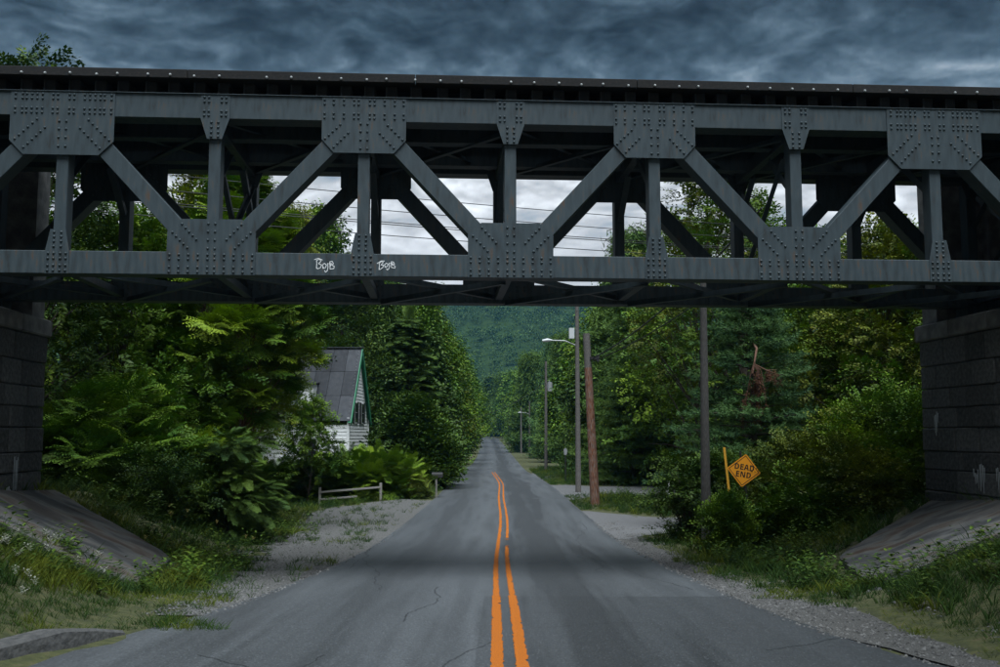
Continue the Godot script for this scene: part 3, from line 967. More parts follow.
# ------------------------------------------------------------------ house
func house() -> void:
	var gx := -8.75          # gable wall facing the road
	var zn := 58.6
	var zf := 65.4
	var zr := 62.0
	var by := gh(-12, 60) - 0.2
	var t := thing("white_house", "white clapboard house with grey metal roof and green gable trim", "house", Vector3(gx, 0, -zr), deg_to_rad(-2.0))
	var eave := 2.75
	var ridge := 7.05
	var hw := 3.4
	# walls: siding boards lapped
	var boards := MB.new()
	var y := by
	while y < ridge - 0.3:
		var half := hw if y < eave else hw * (ridge - y) / (ridge - eave)
		boards.quad(Vector3(0.03, y, half), Vector3(0.03, y, -half), Vector3(0.005, y + 0.2, -half * 0.98), Vector3(0.005, y + 0.2, half * 0.98))
		boards.quad(Vector3(0.0, y, half), Vector3(0.0, y, -half), Vector3(0.03, y, -half), Vector3(0.03, y, half))
		y += 0.2
	var sd := part(t, "gable_wall", boards.mesh(), mats.white_board)
	sd.set_meta("kind", "stuff")
	var side := MB.new()
	y = by
	while y < eave - 0.45:
		for q in [hw, -hw]:
			var s := signf(q)
			side.quad(Vector3(-9, y, q + 0.03 * s), Vector3(0, y, q + 0.03 * s), Vector3(0, y + 0.2, q + 0.005 * s), Vector3(-9, y + 0.2, q + 0.005 * s))
		y += 0.2
	part(t, "side_wall", side.mesh(), mats.white_board).set_meta("kind", "stuff")
	box_part(t, "corner_board", Vector3(0.02, (by + eave) / 2, hw + 0.02), Vector3(0.14, eave - by, 0.14), mats.white_board)
	box_part(t, "corner_board", Vector3(0.02, (by + eave) / 2, -hw - 0.02), Vector3(0.14, eave - by, 0.14), mats.white_board)
	# roof panels on both slopes
	var sl := Vector2(hw + 0.2, -(ridge - eave) * (hw + 0.2) / hw)
	var ln := sl.length()
	for s in [1.0, -1.0]:
		var rows := 3
		var cols := 11
		for r in rows:
			for c in cols:
				var ctr2 := Vector2(0, ridge) + sl * ((r + 0.5) / rows)
				var bs := Basis(Vector3.RIGHT, -s * atan2(-sl.y, sl.x) * -1.0)
				bs = Basis(Vector3.RIGHT, s * atan2(-sl.y, sl.x))
				var pn := box_part(t, "roof_panel", Vector3(0.2 - 0.43 - c * 0.87, ctr2.y + 0.06 + 0.006 * ((r + c) % 2), s * ctr2.x), Vector3(0.855, 0.03, ln / rows - 0.02), mats["roof_metal_%d" % rng.randi_range(0, 2)], bs)
				if r == 0 and s > 0: pass
		# green rake board and soffit at the gable
		var rk := MB.new()
		var bs2 := Basis(Vector3.RIGHT, s * atan2(-sl.y, sl.x))
		var mid := Vector2(0, ridge) + sl * 0.5
		rk.box(Vector3(0.21, mid.y - 0.1, s * mid.x), Vector3(0.05, 0.3, ln + 0.06), bs2)
		rk.box(Vector3(0.1, mid.y - 0.04, s * mid.x), Vector3(0.16, 0.04, ln), bs2)
		part(t, "rake_board", rk.mesh(), mats.green_paint)
	box_part(t, "ridge_cap", Vector3(-4.4, ridge + 0.11, 0), Vector3(9.4, 0.06, 0.3), mats.roof_metal_1)
	# gable windows with dark shutters
	for w in [[1.3, 3.1], [-1.0, 3.1]]:
		var f := box_part(t, "window", Vector3(0.05, w[1], w[0]), Vector3(0.08, 1.3, 0.8), mats.white_board)
		box_part(f, "pane", Vector3(0.045, 0.3, 0), Vector3(0.02, 0.56, 0.64), mats.window_glass)
		box_part(f, "pane", Vector3(0.045, -0.3, 0), Vector3(0.02, 0.56, 0.64), mats.window_glass)
		for s in [-1.0, 1.0]: box_part(f, "shutter", Vector3(0.02, 0, s * 0.66), Vector3(0.06, 1.32, 0.42), mats.shutter)
	for w in [-2.2, -4.6, -7.0]:
		var f := box_part(t, "window", Vector3(w, 0.9, hw + 0.06), Vector3(0.85, 1.4, 0.08), mats.white_board)
		box_part(f, "pane", Vector3(0, 0.33, 0.045), Vector3(0.7, 0.6, 0.02), mats.window_glass)
		box_part(f, "pane", Vector3(0, -0.33, 0.045), Vector3(0.7, 0.6, 0.02), mats.window_glass)
	# lower wing to the left with a small gable towards the road
	var wx := -3.6
	var wing := MB.new()
	y = by
	while y < 2.4:
		wing.quad(Vector3(wx - 5.0, y, 6.43), Vector3(wx + 0.8, y, 6.43), Vector3(wx + 0.8, y + 0.2, 6.405), Vector3(wx - 5.0, y + 0.2, 6.405))
		wing.quad(Vector3(wx + 0.83, y, 6.4), Vector3(wx + 0.83, y, hw), Vector3(wx + 0.805, y + 0.2, hw), Vector3(wx + 0.805, y + 0.2, 6.4))
		y += 0.2
	part(t, "wing_wall", wing.mesh(), mats.white_board).set_meta("kind", "stuff")
	for c in 8:
		box_part(t, "wing_roof_panel", Vector3(wx + 0.55 - c * 0.82, 3.35, 5.1), Vector3(0.8, 0.03, 3.7), mats["roof_metal_%d" % rng.randi_range(0, 2)], Basis(Vector3.RIGHT, 0.52))
	# chimney
	box_part(t, "dormer", Vector3(-2.9, 4.0, 2.35), Vector3(1.5, 1.5, 1.6), mats.white_board)
	box_part(t, "dormer_roof", Vector3(-2.9, 4.82, 2.35), Vector3(1.7, 0.08, 1.9), mats.roof_metal_0, Basis(Vector3.RIGHT, 0.12))


# ------------------------------------------------------------------ foliage
func leaf2(mb: MB, o: Vector3, dir: Vector3, side: Vector3, l: float, w: float, fold: float) -> void:
	var up := side.cross(dir).normalized()
	var a := o + dir * l * 0.45 + side * w * 0.5 + up * fold
	var b := o + dir * l * 0.45 - side * w * 0.5 + up * fold
	var tip := o + dir * l
	mb.tri(o, a, tip)
	mb.tri(o, tip, b)


func make_sprigs() -> void:
	var r := RandomNumberGenerator.new()
	r.seed = 1234
	for kind in ["leafy", "leafy_b", "frond", "pine", "spray", "bush", "clump", "clump_pine", "dead", "tuft", "weed", "stone"]:
		var mb := MB.new()
		match kind:
			"leafy", "leafy_b", "bush":
				var small: bool = kind == "bush"
				var forks := 4 if small else 3
				for f in forks:
					var dir := Vector3(r.randf_range(-0.7, 0.7), r.randf_range(-0.25, 0.45), 1).normalized()
					var ln := 0.42 if small else 0.58
					var nl := 9 if small else 8
					for k in nl:
						var t := (k + 0.6) / nl
						var p := dir * ln * t + Vector3(0, -0.16 * t * t, 0)
						var sd := 1.0 if k % 2 else -1.0
						var ld := (dir * 0.6 + Vector3(sd * r.randf_range(0.5, 1.0), r.randf_range(-0.5, 0.25), r.randf_range(-0.3, 0.3))).normalized()
						var sv := ld.cross(Vector3(r.randf_range(-0.4, 0.4), 1, r.randf_range(-0.4, 0.4))).normalized()
						mb.col = g(r.randf_range(0.75, 1.2), Color(r.randf_range(0.9, 1.15), 1, r.randf_range(0.8, 1.1)))
						var sz := r.randf_range(0.055, 0.085) if small else r.randf_range(0.09, 0.15)
						leaf2(mb, p, ld, sv, sz, sz * 0.55, 0.01)
					mb.col = Color(0.4, 0.28, 0.3)
					mb.tri(Vector3(-0.006, 0, 0), Vector3(0.006, 0, 0), dir * ln + Vector3(0, -0.16, 0))
			"frond":
				for f in 5:
					var az := (f - 2) * 0.55 + r.randf_range(-0.2, 0.2)
					var dir := Vector3(sin(az), r.randf_range(0.1, 0.5), cos(az)).normalized()
					var side := dir.cross(Vector3.UP).normalized()
					var ln := r.randf_range(0.42, 0.6)
					mb.col = Color(0.7, 0.6, 0.5)
					mb.tri(Vector3(-0.005, 0, 0), Vector3(0.005, 0, 0), dir * ln + Vector3(0, -0.3 * ln, 0))
					for k in 6:
						var t := (k + 1.2) / 6.6
						var p := dir * ln * t + Vector3(0, -0.3 * ln * t * t, 0)
						for sd in [-1.0, 1.0]:
							mb.col = g(r.randf_range(0.8, 1.15), Color(r.randf_range(0.92, 1.1), 1, 0.9))
							var ld: Vector3 = (dir * 0.45 + side * sd + Vector3(0, -0.35, 0)).normalized()
							leaf2(mb, p, ld, ld.cross(Vector3.UP).normalized(), 0.15 * (1.15 - 0.55 * absf(t - 0.45)), 0.058, 0.008)
			"pine", "dead":
				for s in 8:
					var t := (s + 1) / 8.0
					var p := Vector3(r.randf_range(-0.05, 0.05), 0.05 * t, 0.46 * t)
					if s % 3 == 1: p += Vector3(r.randf_range(-0.16, 0.16), r.randf_range(-0.03, 0.05), 0)
					for k in 11:
						var dv := Vector3(r.randf_range(-1, 1), r.randf_range(-0.5, 0.9), r.randf_range(0.1, 1.2)).normalized()
						var sv := dv.cross(Vector3(r.randf() - 0.5, r.randf() - 0.5, r.randf() - 0.5)).normalized() * 0.0075
						mb.col = g(r.randf_range(0.7, 1.25))
						mb.tri(p - sv, p + sv, p + dv * r.randf_range(0.1, 0.16))
				mb.col = Color(0.9, 0.5, 0.4)
				mb.tri(Vector3(-0.008, 0, 0), Vector3(0.008, 0, 0), Vector3(0, 0.05, 0.46))
			"spray":
				for k in 9:
					var t := k / 9.0
					var p := Vector3(0, -0.05 * t * t, 0.55 * t)
					for sd in [-1.0, 1.0]:
						var ln := 0.26 * (1.0 - 0.75 * t)
						var dv := Vector3(sd * 0.85, r.randf_range(-0.22, 0.05), 0.6).normalized()
						for q in 4:
							var o := p + dv * ln * (q / 4.0)
							for e in [-1.0, 1.0]:
								mb.col = g(r.randf_range(0.7, 1.25))
								var nd: Vector3 = (dv + Vector3(-dv.z, r.randf_range(-0.4, 0.4), dv.x) * e * 0.9).normalized()
								var sv: Vector3 = nd.cross(Vector3.UP).normalized() * 0.012
								mb.tri(o - sv, o + sv, o + nd * 0.075)
			"clump":
				for k in 44:
					var o := Vector3(r.randfn(0, 0.34), r.randfn(0, 0.26), r.randfn(0, 0.34))
					var ld := Vector3(r.randf_range(-1, 1), r.randf_range(-0.7, 0.3), r.randf_range(-1, 1)).normalized()
					mb.col = g(r.randf_range(0.7, 1.3), Color(r.randf_range(0.85, 1.2), 1, r.randf_range(0.8, 1.1)))
					var sz := r.randf_range(0.14, 0.24)
					leaf2(mb, o, ld, ld.cross(Vector3(r.randf() - 0.5, 1, r.randf() - 0.5)).normalized(), sz, sz * 0.6, 0.02)
			"clump_pine":
				for k in 90:
					var o := Vector3(r.randfn(0, 0.34), r.randfn(0, 0.13), r.randfn(0, 0.34))
					var ld := Vector3(r.randf_range(-1, 1), r.randf_range(-0.3, 0.8), r.randf_range(-1, 1)).normalized()
					mb.col = g(r.randf_range(0.7, 1.3))
					var sv := ld.cross(Vector3(r.randf() - 0.5, r.randf() - 0.5, r.randf() - 0.5)).normalized() * 0.022
					mb.tri(o - sv, o + sv, o + ld * r.randf_range(0.16, 0.28))
			"tuft":
				for k in 11:
					var a := r.randf() * TAU
					var o := Vector3(cos(a), 0, sin(a)) * r.randf() * 0.06
					var lean := Vector3(cos(a) * r.randf_range(0.1, 0.7), 1, sin(a) * r.randf_range(0.1, 0.7)).normalized()
					var sv := lean.cross(Vector3(cos(a * 3), 0, sin(a * 3))).normalized() * 0.0055
					var h := r.randf_range(0.14, 0.3)
					mb.col = g(r.randf_range(0.7, 1.3), Color(r.randf_range(0.85, 1.3), 1, 0.9))
					var mid := o + lean * h * 0.6
					var tip := o + lean * h + Vector3(cos(a), -0.1, sin(a)) * h * 0.22
					mb.tri(o - sv, o + sv, mid + sv * 0.8)
					mb.tri(o - sv, mid + sv * 0.8, mid - sv * 0.8)
					mb.tri(mid - sv * 0.8, mid + sv * 0.8, tip)
			"weed":
				for s in 4:
					var a := r.randf() * TAU
					var top := Vector3(cos(a) * 0.16, r.randf_range(0.3, 0.5), sin(a) * 0.16)
					for k in 8:
						var t := (k + 1) / 8.0
						var p := top * t
						var b := r.randf() * TAU
						var ld := Vector3(cos(b), r.randf_range(-0.2, 0.5), sin(b)).normalized()
						mb.col = g(r.randf_range(0.7, 1.2), Color(r.randf_range(0.9, 1.2), 1, 0.85))
						leaf2(mb, p, ld, ld.cross(Vector3.UP).normalized(), r.randf_range(0.07, 0.13), 0.045, 0.008)
					mb.tri(Vector3(-0.004, 0, 0), Vector3(0.004, 0, 0), top)
			"stone":
				var vs := [Vector3(1, -0.2, 0.1), Vector3(0.2, -0.25, 0.9), Vector3(-0.9, -0.2, 0.3), Vector3(-0.4, -0.25, -0.85), Vector3(0.55, -0.2, -0.7), Vector3(0.2, 0.55, 0.1), Vector3(-0.3, 0.45, -0.1)]
				for k in 5:
					mb.tri(vs[(k + 1) % 5], vs[k], vs[5] if k in [0, 3, 4] else vs[6])
				mb.tri(vs[1], vs[5], vs[6]); mb.tri(vs[3], vs[6], vs[5])
		sprigs[kind] = mb.mesh()


func copies(parent: Node3D, called: String, kind: String, mt: Material, where: Array, cols: Array) -> MultiMeshInstance3D:
	var mm := MultiMesh.new()
	mm.transform_format = MultiMesh.TRANSFORM_3D
	mm.use_colors = true
	mm.mesh = sprigs[kind]
	mm.instance_count = where.size()
	for i in where.size():
		mm.set_instance_transform(i, where[i])
		mm.set_instance_color(i, cols[i])
	var o := MultiMeshInstance3D.new()
	o.name = called
	o.multimesh = mm
	o.material_override = mt
	o.set_meta("kind", "stuff")
	parent.add_child(o, true)
	return o


func aim(z: Vector3, roll: float, sc: float, at: Vector3) -> Transform3D:
	z = z.normalized()
	var x := Vector3.UP.cross(z)
	if x.length() < 0.05: x = Vector3.RIGHT
	x = x.normalized()
	var b := Basis(x, z.cross(x), z).rotated(z, roll)
	return Transform3D(b.scaled(Vector3.ONE * sc), at)


const TONES := {
	"bright": [Color(0.22, 0.31, 0.016), Color(0.06, 0.14, 0.012)],
	"mid": [Color(0.17, 0.27, 0.016), Color(0.045, 0.112, 0.012)],
	"dark": [Color(0.085, 0.145, 0.014), Color(0.026, 0.064, 0.011)],
	"olive": [Color(0.2, 0.225, 0.016), Color(0.05, 0.085, 0.011)],
	"yellow": [Color(0.33, 0.36, 0.018), Color(0.1, 0.165, 0.012)],
	"pine": [Color(0.135, 0.23, 0.04), Color(0.038, 0.09, 0.022)],
	"blue": [Color(0.11, 0.215, 0.06), Color(0.033, 0.088, 0.034)],
}


func tone(name_: String, r: RandomNumberGenerator, k: float) -> Color:
	var a: Color = TONES[name_][1]
	var b: Color = TONES[name_][0]
	var c := a.lerp(b, clampf(k + r.randf_range(-0.25, 0.25), 0.0, 1.3))
	return c * r.randf_range(0.85, 1.15)


func broad_tree(o: Dictionary) -> Node3D:
	# keys: name label group category at h r base kind tone clumps per scale bark lean
	var r := RandomNumberGenerator.new()
	r.seed = hash(str(o.at) + o.name)
	var t := thing(o.name, o.label, o.get("category", "tree"), o.at, 0.0, o.get("group", ""))
	var h: float = o.h
	var rad: float = o.r
	var base: float = o.get("base", 0.25)
	var lean: Vector3 = o.get("lean", Vector3(r.randf_range(-0.04, 0.04), 0, r.randf_range(-0.04, 0.04)))
	var tr := MB.new()
	var pts := []
	var rr := []
	var tw: float = o.get("trunk", 0.016 * h + 0.05)
	for k in 8:
		var f := k / 7.0
		pts.append(Vector3(lean.x * h * f * f + 0.12 * sin(f * 5.0 + h), h * 0.9 * f - 0.15 * (1.0 if k == 0 else 0.0), lean.z * h * f * f + 0.1 * cos(f * 4.0 + h)))
		rr.append(tw * (1.25 if k == 0 else 1.0 - 0.9 * f))
	tr.tube(pts, rr, 8)
	var where := []
	var cols := []
	var nC: int = o.clumps
	var kind: String = o.kind
	var limbs := MB.new()
	for c in nC:
		var f := (c + r.randf()) / nC
		var yy := lerpf(base, 1.0, pow(f, 0.9))
		var prof := sin(PI * clampf(pow((yy - base) / (1.0 - base), 0.75) * 0.93 + 0.07, 0, 1)) if base < 0.6 else 1.0
		prof = maxf(prof, 0.12)
		var az := c * 2.39996 + r.randf_range(-0.5, 0.5)
		var rd := rad * prof * (0.35 + 0.65 * sqrt(r.randf())) * (0.82 + 0.3 * r.randf())
		var ctr := Vector3(cos(az) * rd + lean.x * h * yy, h * yy - 0.1 * rd, sin(az) * rd + lean.z * h * yy)
		var st := pts[clampi(int(yy * 6.0 - 0.8), 1, 6)] as Vector3
		var mid := st.lerp(ctr, 0.55) + Vector3(0, 0.06 * rd, 0)
		limbs.tube([st, mid, ctr], [tw * 0.28 * (1.15 - yy), tw * 0.17 * (1.15 - yy), 0.012], 5, false)
		var cr := rad * r.randf_range(0.24, 0.4) * (1.0 - 0.35 * f)
		var hue := r.randf()   # each bough has its own leaf tone
		for s in int(o.per):
			var u := Vector3(r.randfn(0, 1), r.randfn(0.25, 0.8), r.randfn(0, 1)).normalized()
			var q := ctr + Vector3(u.x * cr, u.y * cr * 0.62, u.z * cr) * pow(r.randf(), 0.4)
			var out := (u * 0.8 + Vector3(cos(az), 0.0, sin(az)) * 0.7 + Vector3(0, r.randf_range(-0.35, 0.25), 0))
			where.append(aim(out, r.randf_range(-0.6, 0.6), o.scale * r.randf_range(0.75, 1.25), q))
			cols.append(tone(o.tone, r, hue * 0.8))
	part(t, "trunk", tr.mesh(), mats[o.get("bark", "bark")])
	part(t, "limbs", limbs.mesh(), mats[o.get("bark", "bark")])
	copies(t, "crown", kind, mats.leaf, where, cols)
	return t


func pine_tree(o: Dictionary) -> Node3D:
	# keys: name label group at h r base tone gap kind scale droop bark
	var r := RandomNumberGenerator.new()
	r.seed = hash(str(o.at) + o.name)
	var t := thing(o.name, o.label, "tree", o.at, 0.0, o.get("group", ""))
	var h: float = o.h
	var tw := 0.013 * h + 0.04
	var tr := MB.new()
	tr.tube([Vector3(0, -0.2, 0), Vector3(0, h * 0.3, 0.03), Vector3(0.05, h * 0.7, 0), Vector3(0, h, 0)], [tw * 1.2, tw * 0.85, tw * 0.45, 0.012], 8)
	var limbs := MB.new()
	var where := []
	var cols := []
	var y: float = h * float(o.get("base", 0.12))
	var gap: float = o.get("gap", 0.55)
	var droop: float = o.get("droop", 0.12)
	var sc: float = o.scale
	while y < h - 0.15:
		var f: float = y / h
		var taper := pow(clampf((1.0 - f) * 1.25, 0.03, 1.0), 0.75)
		var nb := r.randi_range(5, 7)
		var a0 := r.randf() * TAU
		for k in nb:
			var az := a0 + TAU * k / nb + r.randf_range(-0.3, 0.3)
			var ln: float = o.r * taper * r.randf_range(0.6, 1.12)
			var dir := Vector3(cos(az), 0, sin(az))
			var side := Vector3(-sin(az), 0, cos(az))
			var p0 := Vector3(0, y + r.randf_range(-0.15, 0.15), 0)
			var rise := r.randf_range(-0.05, 0.18) * (1.0 - droop * 2.0) + 0.35 * f
			var bpt := [p0, p0 + dir * ln * 0.5 + Vector3(0, ln * (rise * 0.5 - droop * 0.25), 0), p0 + dir * ln + Vector3(0, ln * (rise - droop), 0)]
			limbs.tube(bpt, [0.012 * ln + 0.01, 0.008 * ln + 0.006, 0.004], 4, false)
			var hue := r.randf()   # each bough has its own leaf tone
			var n := int(maxf(3.0, ln / (0.24 * sc)))
			for s in n:
				var q := 0.22 + 0.78 * (s + r.randf()) / n
				var p: Vector3 = bpt[0].lerp(bpt[1], q * 2.0) if q < 0.5 else bpt[1].lerp(bpt[2], q * 2.0 - 1.0)
				var spread := 0.28 * ln * (1.0 - q * 0.8) * r.randf_range(0.1, 1.0)
				for e in [-1.0, 1.0]:
					var pp: Vector3 = p + side * e * spread + Vector3(0, r.randf_range(-0.06, 0.06) - droop * spread * 0.5, 0)
					var out: Vector3 = dir * r.randf_range(0.5, 1.0) + side * e * r.randf_range(0.3, 1.0) + Vector3(0, r.randf_range(-0.1, 0.25) - droop, 0)
					where.append(aim(out, r.randf_range(-0.4, 0.4), sc * r.randf_range(0.8, 1.25), pp))
					cols.append(tone(o.tone, r, hue * 0.7 + 0.15))
		y += gap * r.randf_range(0.75, 1.2) * (1.0 - 0.35 * f)
	for k in 6:
		where.append(aim(Vector3(r.randf_range(-0.4, 0.4), 1, r.randf_range(-0.4, 0.4)), 0, sc, Vector3(0, h - 0.12 * k, 0)))
		cols.append(tone(o.tone, r, 0.6))
	part(t, "trunk", tr.mesh(), mats[o.get("bark", "bark")])
	part(t, "limbs", limbs.mesh(), mats.bark)
	copies(t, "crown", o.kind, mats.needle, where, cols)
	return t


func bush(o: Dictionary) -> Node3D:
	# low rounded shrub: stems from one foot, sprigs in leaning clumps
	var r := RandomNumberGenerator.new()
	r.seed = hash(str(o.at) + o.name)
	var t := thing(o.name, o.label, o.get("category", "shrub"), o.at, 0.0, o.get("group", ""))
	var st := MB.new()
	var where := []
	var cols := []
	var nC: int = o.clumps
	for c in nC:
		var az := c * 2.39996 + r.randf_range(-0.4, 0.4)
		var rd: float = o.r * sqrt((c + 0.5) / nC) * 0.85
		var hh: float = o.h * (1.0 - 0.55 * pow(rd / o.r, 2.0)) * r.randf_range(0.55, 1.2)
		var top := Vector3(cos(az) * rd, hh * 0.85, sin(az) * rd)
		st.tube([Vector3(cos(az), 0, sin(az)) * 0.08 + Vector3(0, -0.12, 0), top * 0.5 + Vector3(0, 0.1, 0), top], [0.03, 0.02, 0.007], 5, false)
		var hue := r.randf()   # each bough has its own leaf tone
		var cr: float = o.r * r.randf_range(0.25, 0.38)
		for s in int(o.per):
			var u := Vector3(r.randfn(0, 1), r.randfn(0.2, 0.8), r.randfn(0, 1)).normalized()
			var q := top + Vector3(u.x * cr, u.y * cr * 0.75, u.z * cr) * pow(r.randf(), 0.4)
			if s % 3 == 0:  # skirts down to the ground
				var k := r.randf()
				q = Vector3(top.x * lerpf(0.7, 1.15, r.randf()), top.y * k, top.z * lerpf(0.7, 1.15, r.randf())) + Vector3(u.x, 0, u.z) * cr * 0.5
			var out := u + Vector3(cos(az), float(o.get("lift", 0.2)), sin(az)) * 0.8
			where.append(aim(out, r.randf_range(-0.5, 0.5), o.scale * r.randf_range(0.75, 1.25), Vector3(q.x, maxf(q.y, 0.1), q.z)))
			cols.append(tone(o.tone, r, hue * 0.8))
	part(t, "stems", st.mesh(), mats.bark)
	copies(t, "foliage", o.kind, mats[o.get("mat", "leaf")], where, cols)
	return t


func spot(xp: float, d: float) -> Vector3:
	var x := px(xp, d)
	return Vector3(x, gh(x, d), -d)


func woods() -> void:
	# --- left of the road, near the abutment
	broad_tree({"name": "ash_tree", "label": "tall bright feathery-leaved tree overhanging the gravel lot and house", "at": spot(236, 33), "h": 12.5, "r": 2.6, "base": 0.33, "kind": "frond", "tone": "bright", "clumps": 64, "per": 38, "scale": 0.95, "bark": "pine_bark", "trunk": 0.17})
	broad_tree({"name": "maple_tree", "label": "yellow-green maple behind the feathery tree, seen through the truss", "at": spot(200, 39), "h": 14.5, "r": 3.4, "base": 0.15, "kind": "leafy", "tone": "yellow", "clumps": 60, "per": 34, "scale": 1.3})
	broad_tree({"name": "ash_tree", "label": "dark loose-leaved tree just behind the stone abutment", "at": spot(120, 31), "h": 10.0, "r": 3.5, "base": 0.12, "kind": "leafy", "tone": "mid", "clumps": 60, "per": 40, "scale": 1.0})
	broad_tree({"name": "maple_tree", "label": "dense green maple on the bank behind the abutment", "at": spot(68, 36), "h": 11.0, "r": 4.0, "base": 0.1, "kind": "leafy", "tone": "mid", "clumps": 54, "per": 32, "scale": 1.35})
	broad_tree({"name": "maple_tree", "label": "leafy maple on the embankment, tips showing above the bridge deck", "at": spot(14, 28), "h": 11.7, "r": 3.2, "base": 0.2, "kind": "leafy", "tone": "dark", "clumps": 40, "per": 26, "scale": 1.2})
	for q in [[75, 27.5, 3.6, 2.0, "mid", "sumac bush with fern-like fronds second from the stone abutment"], [120, 27, 4.0, 2.1, "mid", "broad sumac bush behind the tip of the sloping slab"], [158, 28.5, 4.6, 2.0, "bright", "brightest sumac bush, behind the low leafy shrub"], [55, 26.3, 2.6, 1.5, "dark", "smallest dark sumac bush against the stone abutment"], [190, 31, 5.2, 1.8, "mid", "tallest sumac bush, behind the rounded drooping shrub"]]:
		bush({"name": "sumac_bush", "label": q[5], "group": "sumac bushes", "category": "bush", "at": spot(q[0], q[1]), "h": q[2], "r": q[3], "kind": "frond", "tone": q[4], "clumps": 28, "per": 36, "scale": 0.85})
	bush({"name": "weeping_shrub", "label": "rounded drooping dark shrub with orange tips by the gravel lot", "at": spot(226, 28.3), "h": 3.1, "r": 1.55, "kind": "spray", "mat": "needle", "tone": "dark", "clumps": 30, "per": 44, "scale": 0.75, "lift": -0.7})
	bush({"name": "leafy_shrub", "label": "low leafy shrub in front of the sumac bushes", "at": spot(150, 25.6), "h": 1.5, "r": 1.5, "kind": "bush", "tone": "dark", "clumps": 20, "per": 30, "scale": 1.0})
	# --- by the house
	broad_tree({"name": "young_tree", "label": "small young tree standing in front of the white house", "at": spot(312, 50), "h": 5.2, "r": 1.45, "base": 0.28, "kind": "leafy", "tone": "mid", "clumps": 30, "per": 22, "scale": 1.0, "trunk": 0.06})
	var hq := [[312, 52.5, 1.6, 2.0, "mid", "green layered yew shrub beside the young tree"], [350, 53, 2.1, 2.2, "mid", "tallest yew shrub, under the gable of the white house"], [382, 52.5, 2.0, 2.2, "bright", "brightest spreading yew shrub behind the rail fence end"], [276, 51, 1.5, 1.6, "dark", "darkest yew shrub, below the low wing of the white house"]]
	for q in hq:
		bush({"name": "yew_hedge", "label": q[5], "group": "yew shrubs below the white house", "at": spot(q[0], q[1]), "h": q[2], "r": q[3], "kind": "spray", "mat": "needle", "tone": q[4], "clumps": 26, "per": 44, "scale": 1.35, "lift": 0.15})
	bush({"name": "dry_bush", "label": "tan seeding grass clump beside the mailbox", "category": "bush", "at": spot(417, 51.5), "h": 0.8, "r": 0.9, "kind": "tuft", "mat": "blade", "tone": "olive", "clumps": 18, "per": 26, "scale": 2.0, "lift": 1.2})
	# --- trees behind the house and along the far left
	var lt := [[285, 78, 21, 4.8, "olive", "p"], [322, 84, 22, 4.6, "mid", "b"], [338, 70, 15, 3.6, "dark", "b"], [375, 82, 15, 4.2, "dark", "s"], [398, 88, 15, 4.0, "mid", "b"], [408, 74, 12, 3.6, "dark", "s"], [428, 92, 16.0, 4.2, "mid", "b"], [446, 104, 17.5, 4.6, "olive", "b"], [452, 84, 11.5, 3.2, "dark", "b"], [464, 128, 18, 4.6, "mid", "b"], [470, 105, 12, 3.2, "mid", "b"], [480, 160, 19, 5.0, "mid", "b"], [476, 140, 13, 3.6, "dark", "b"], [484, 205, 20, 5.5, "mid", "b"], [350, 100, 21, 5.2, "mid", "b"], [385, 112, 21.5, 4.6, "pine", "p"], [235, 60, 17, 5.0, "mid", "b"], [180, 55, 15, 5.0, "dark", "b"], [130, 50, 14, 4.8, "mid", "b"], [418, 62, 5.0, 2.2, "dark", "b"], [440, 66, 4.2, 2.0, "mid", "b"], [232, 72, 14, 3.6, "dark", "b"], [300, 95, 19, 5.0, "dark", "b"], [470, 262, 21, 5.5, "mid", "b"], [478, 318, 20, 5.5, "dark", "b"]]
	lt.append_array([[484, 440, 26, 7.0, "mid", "b"], [492, 455, 25, 7.0, "dark", "b"]])
	for q in lt: far_tree(q, "close by the white house" if q[1] < 75 else ("just behind the white house" if q[1] < 99 else ("some way beyond the white house" if q[1] < 130 else "far beyond the white house")))
	# bare-topped tree
	broad_tree({"name": "bare_tree", "label": "thin half-bare tree top rising above the woods beyond the bridge", "at": spot(430, 118), "h": 25.0, "r": 2.6, "base": 0.62, "kind": "leafy", "tone": "dark", "clumps": 26, "per": 3, "scale": 1.2, "trunk": 0.2})
	# --- right of the road
	var rt := [[503, 305, 21, 5.5, "mid", "b"], [501, 352, 20, 6.0, "dark", "b"], [509, 385, 24, 6.5, "mid", "b"], [506, 420, 25, 6.5, "pine", "p"], [506, 250, 21, 5.5, "mid", "b"], [514, 215, 20, 4.6, "pine", "p"], [523, 172, 20, 4.6, "blue", "p"], [537, 150, 18.5, 4.4, "pine", "p"], [552, 122, 14.5, 4.0, "mid", "b"], [563, 98, 13, 3.6, "pine", "p"], [578, 90, 18.5, 4.4, "mid", "b"], [594, 76, 18.6, 4.0, "pine", "p"], [606, 78, 14.5, 3.6, "dark", "b"], [616, 71, 12.0, 3.4, "pine", "p"], [638, 76, 13.0, 3.8, "mid", "b"], [625, 88, 16.0, 4.4, "pine", "p"], [660, 80, 14.5, 4.4, "blue", "p"], [700, 62, 16.5, 4.6, "mid", "b"], [770, 58, 16.0, 4.6, "mid", "b"], [830, 52, 13.5, 4.6, "mid", "b"], [885, 48, 13.0, 4.6, "olive", "b"], [940, 46, 12.0, 4.4, "dark", "b"]]
	for q in rt: far_tree(q, "by the second drive" if q[1] < 73 else ("past the second drive" if q[1] < 95 else ("level with the transformer pole" if q[1] < 140 else "near the far row of poles")))
	pine_tree({"name": "white_pine", "label": "soft green white pine behind the short leaning pole", "at": spot(632, 67.5), "h": 8.6, "r": 3.2, "base": 0.05, "kind": "pine", "tone": "pine", "scale": 1.7, "gap": 0.5, "droop": 0.1})
	broad_tree({"name": "vine_tree", "label": "bright vine-covered tree between the pines past the drive", "at": spot(650, 70), "h": 10.4, "r": 2.8, "base": 0.15, "kind": "leafy", "tone": "yellow", "clumps": 34, "per": 26, "scale": 1.15})
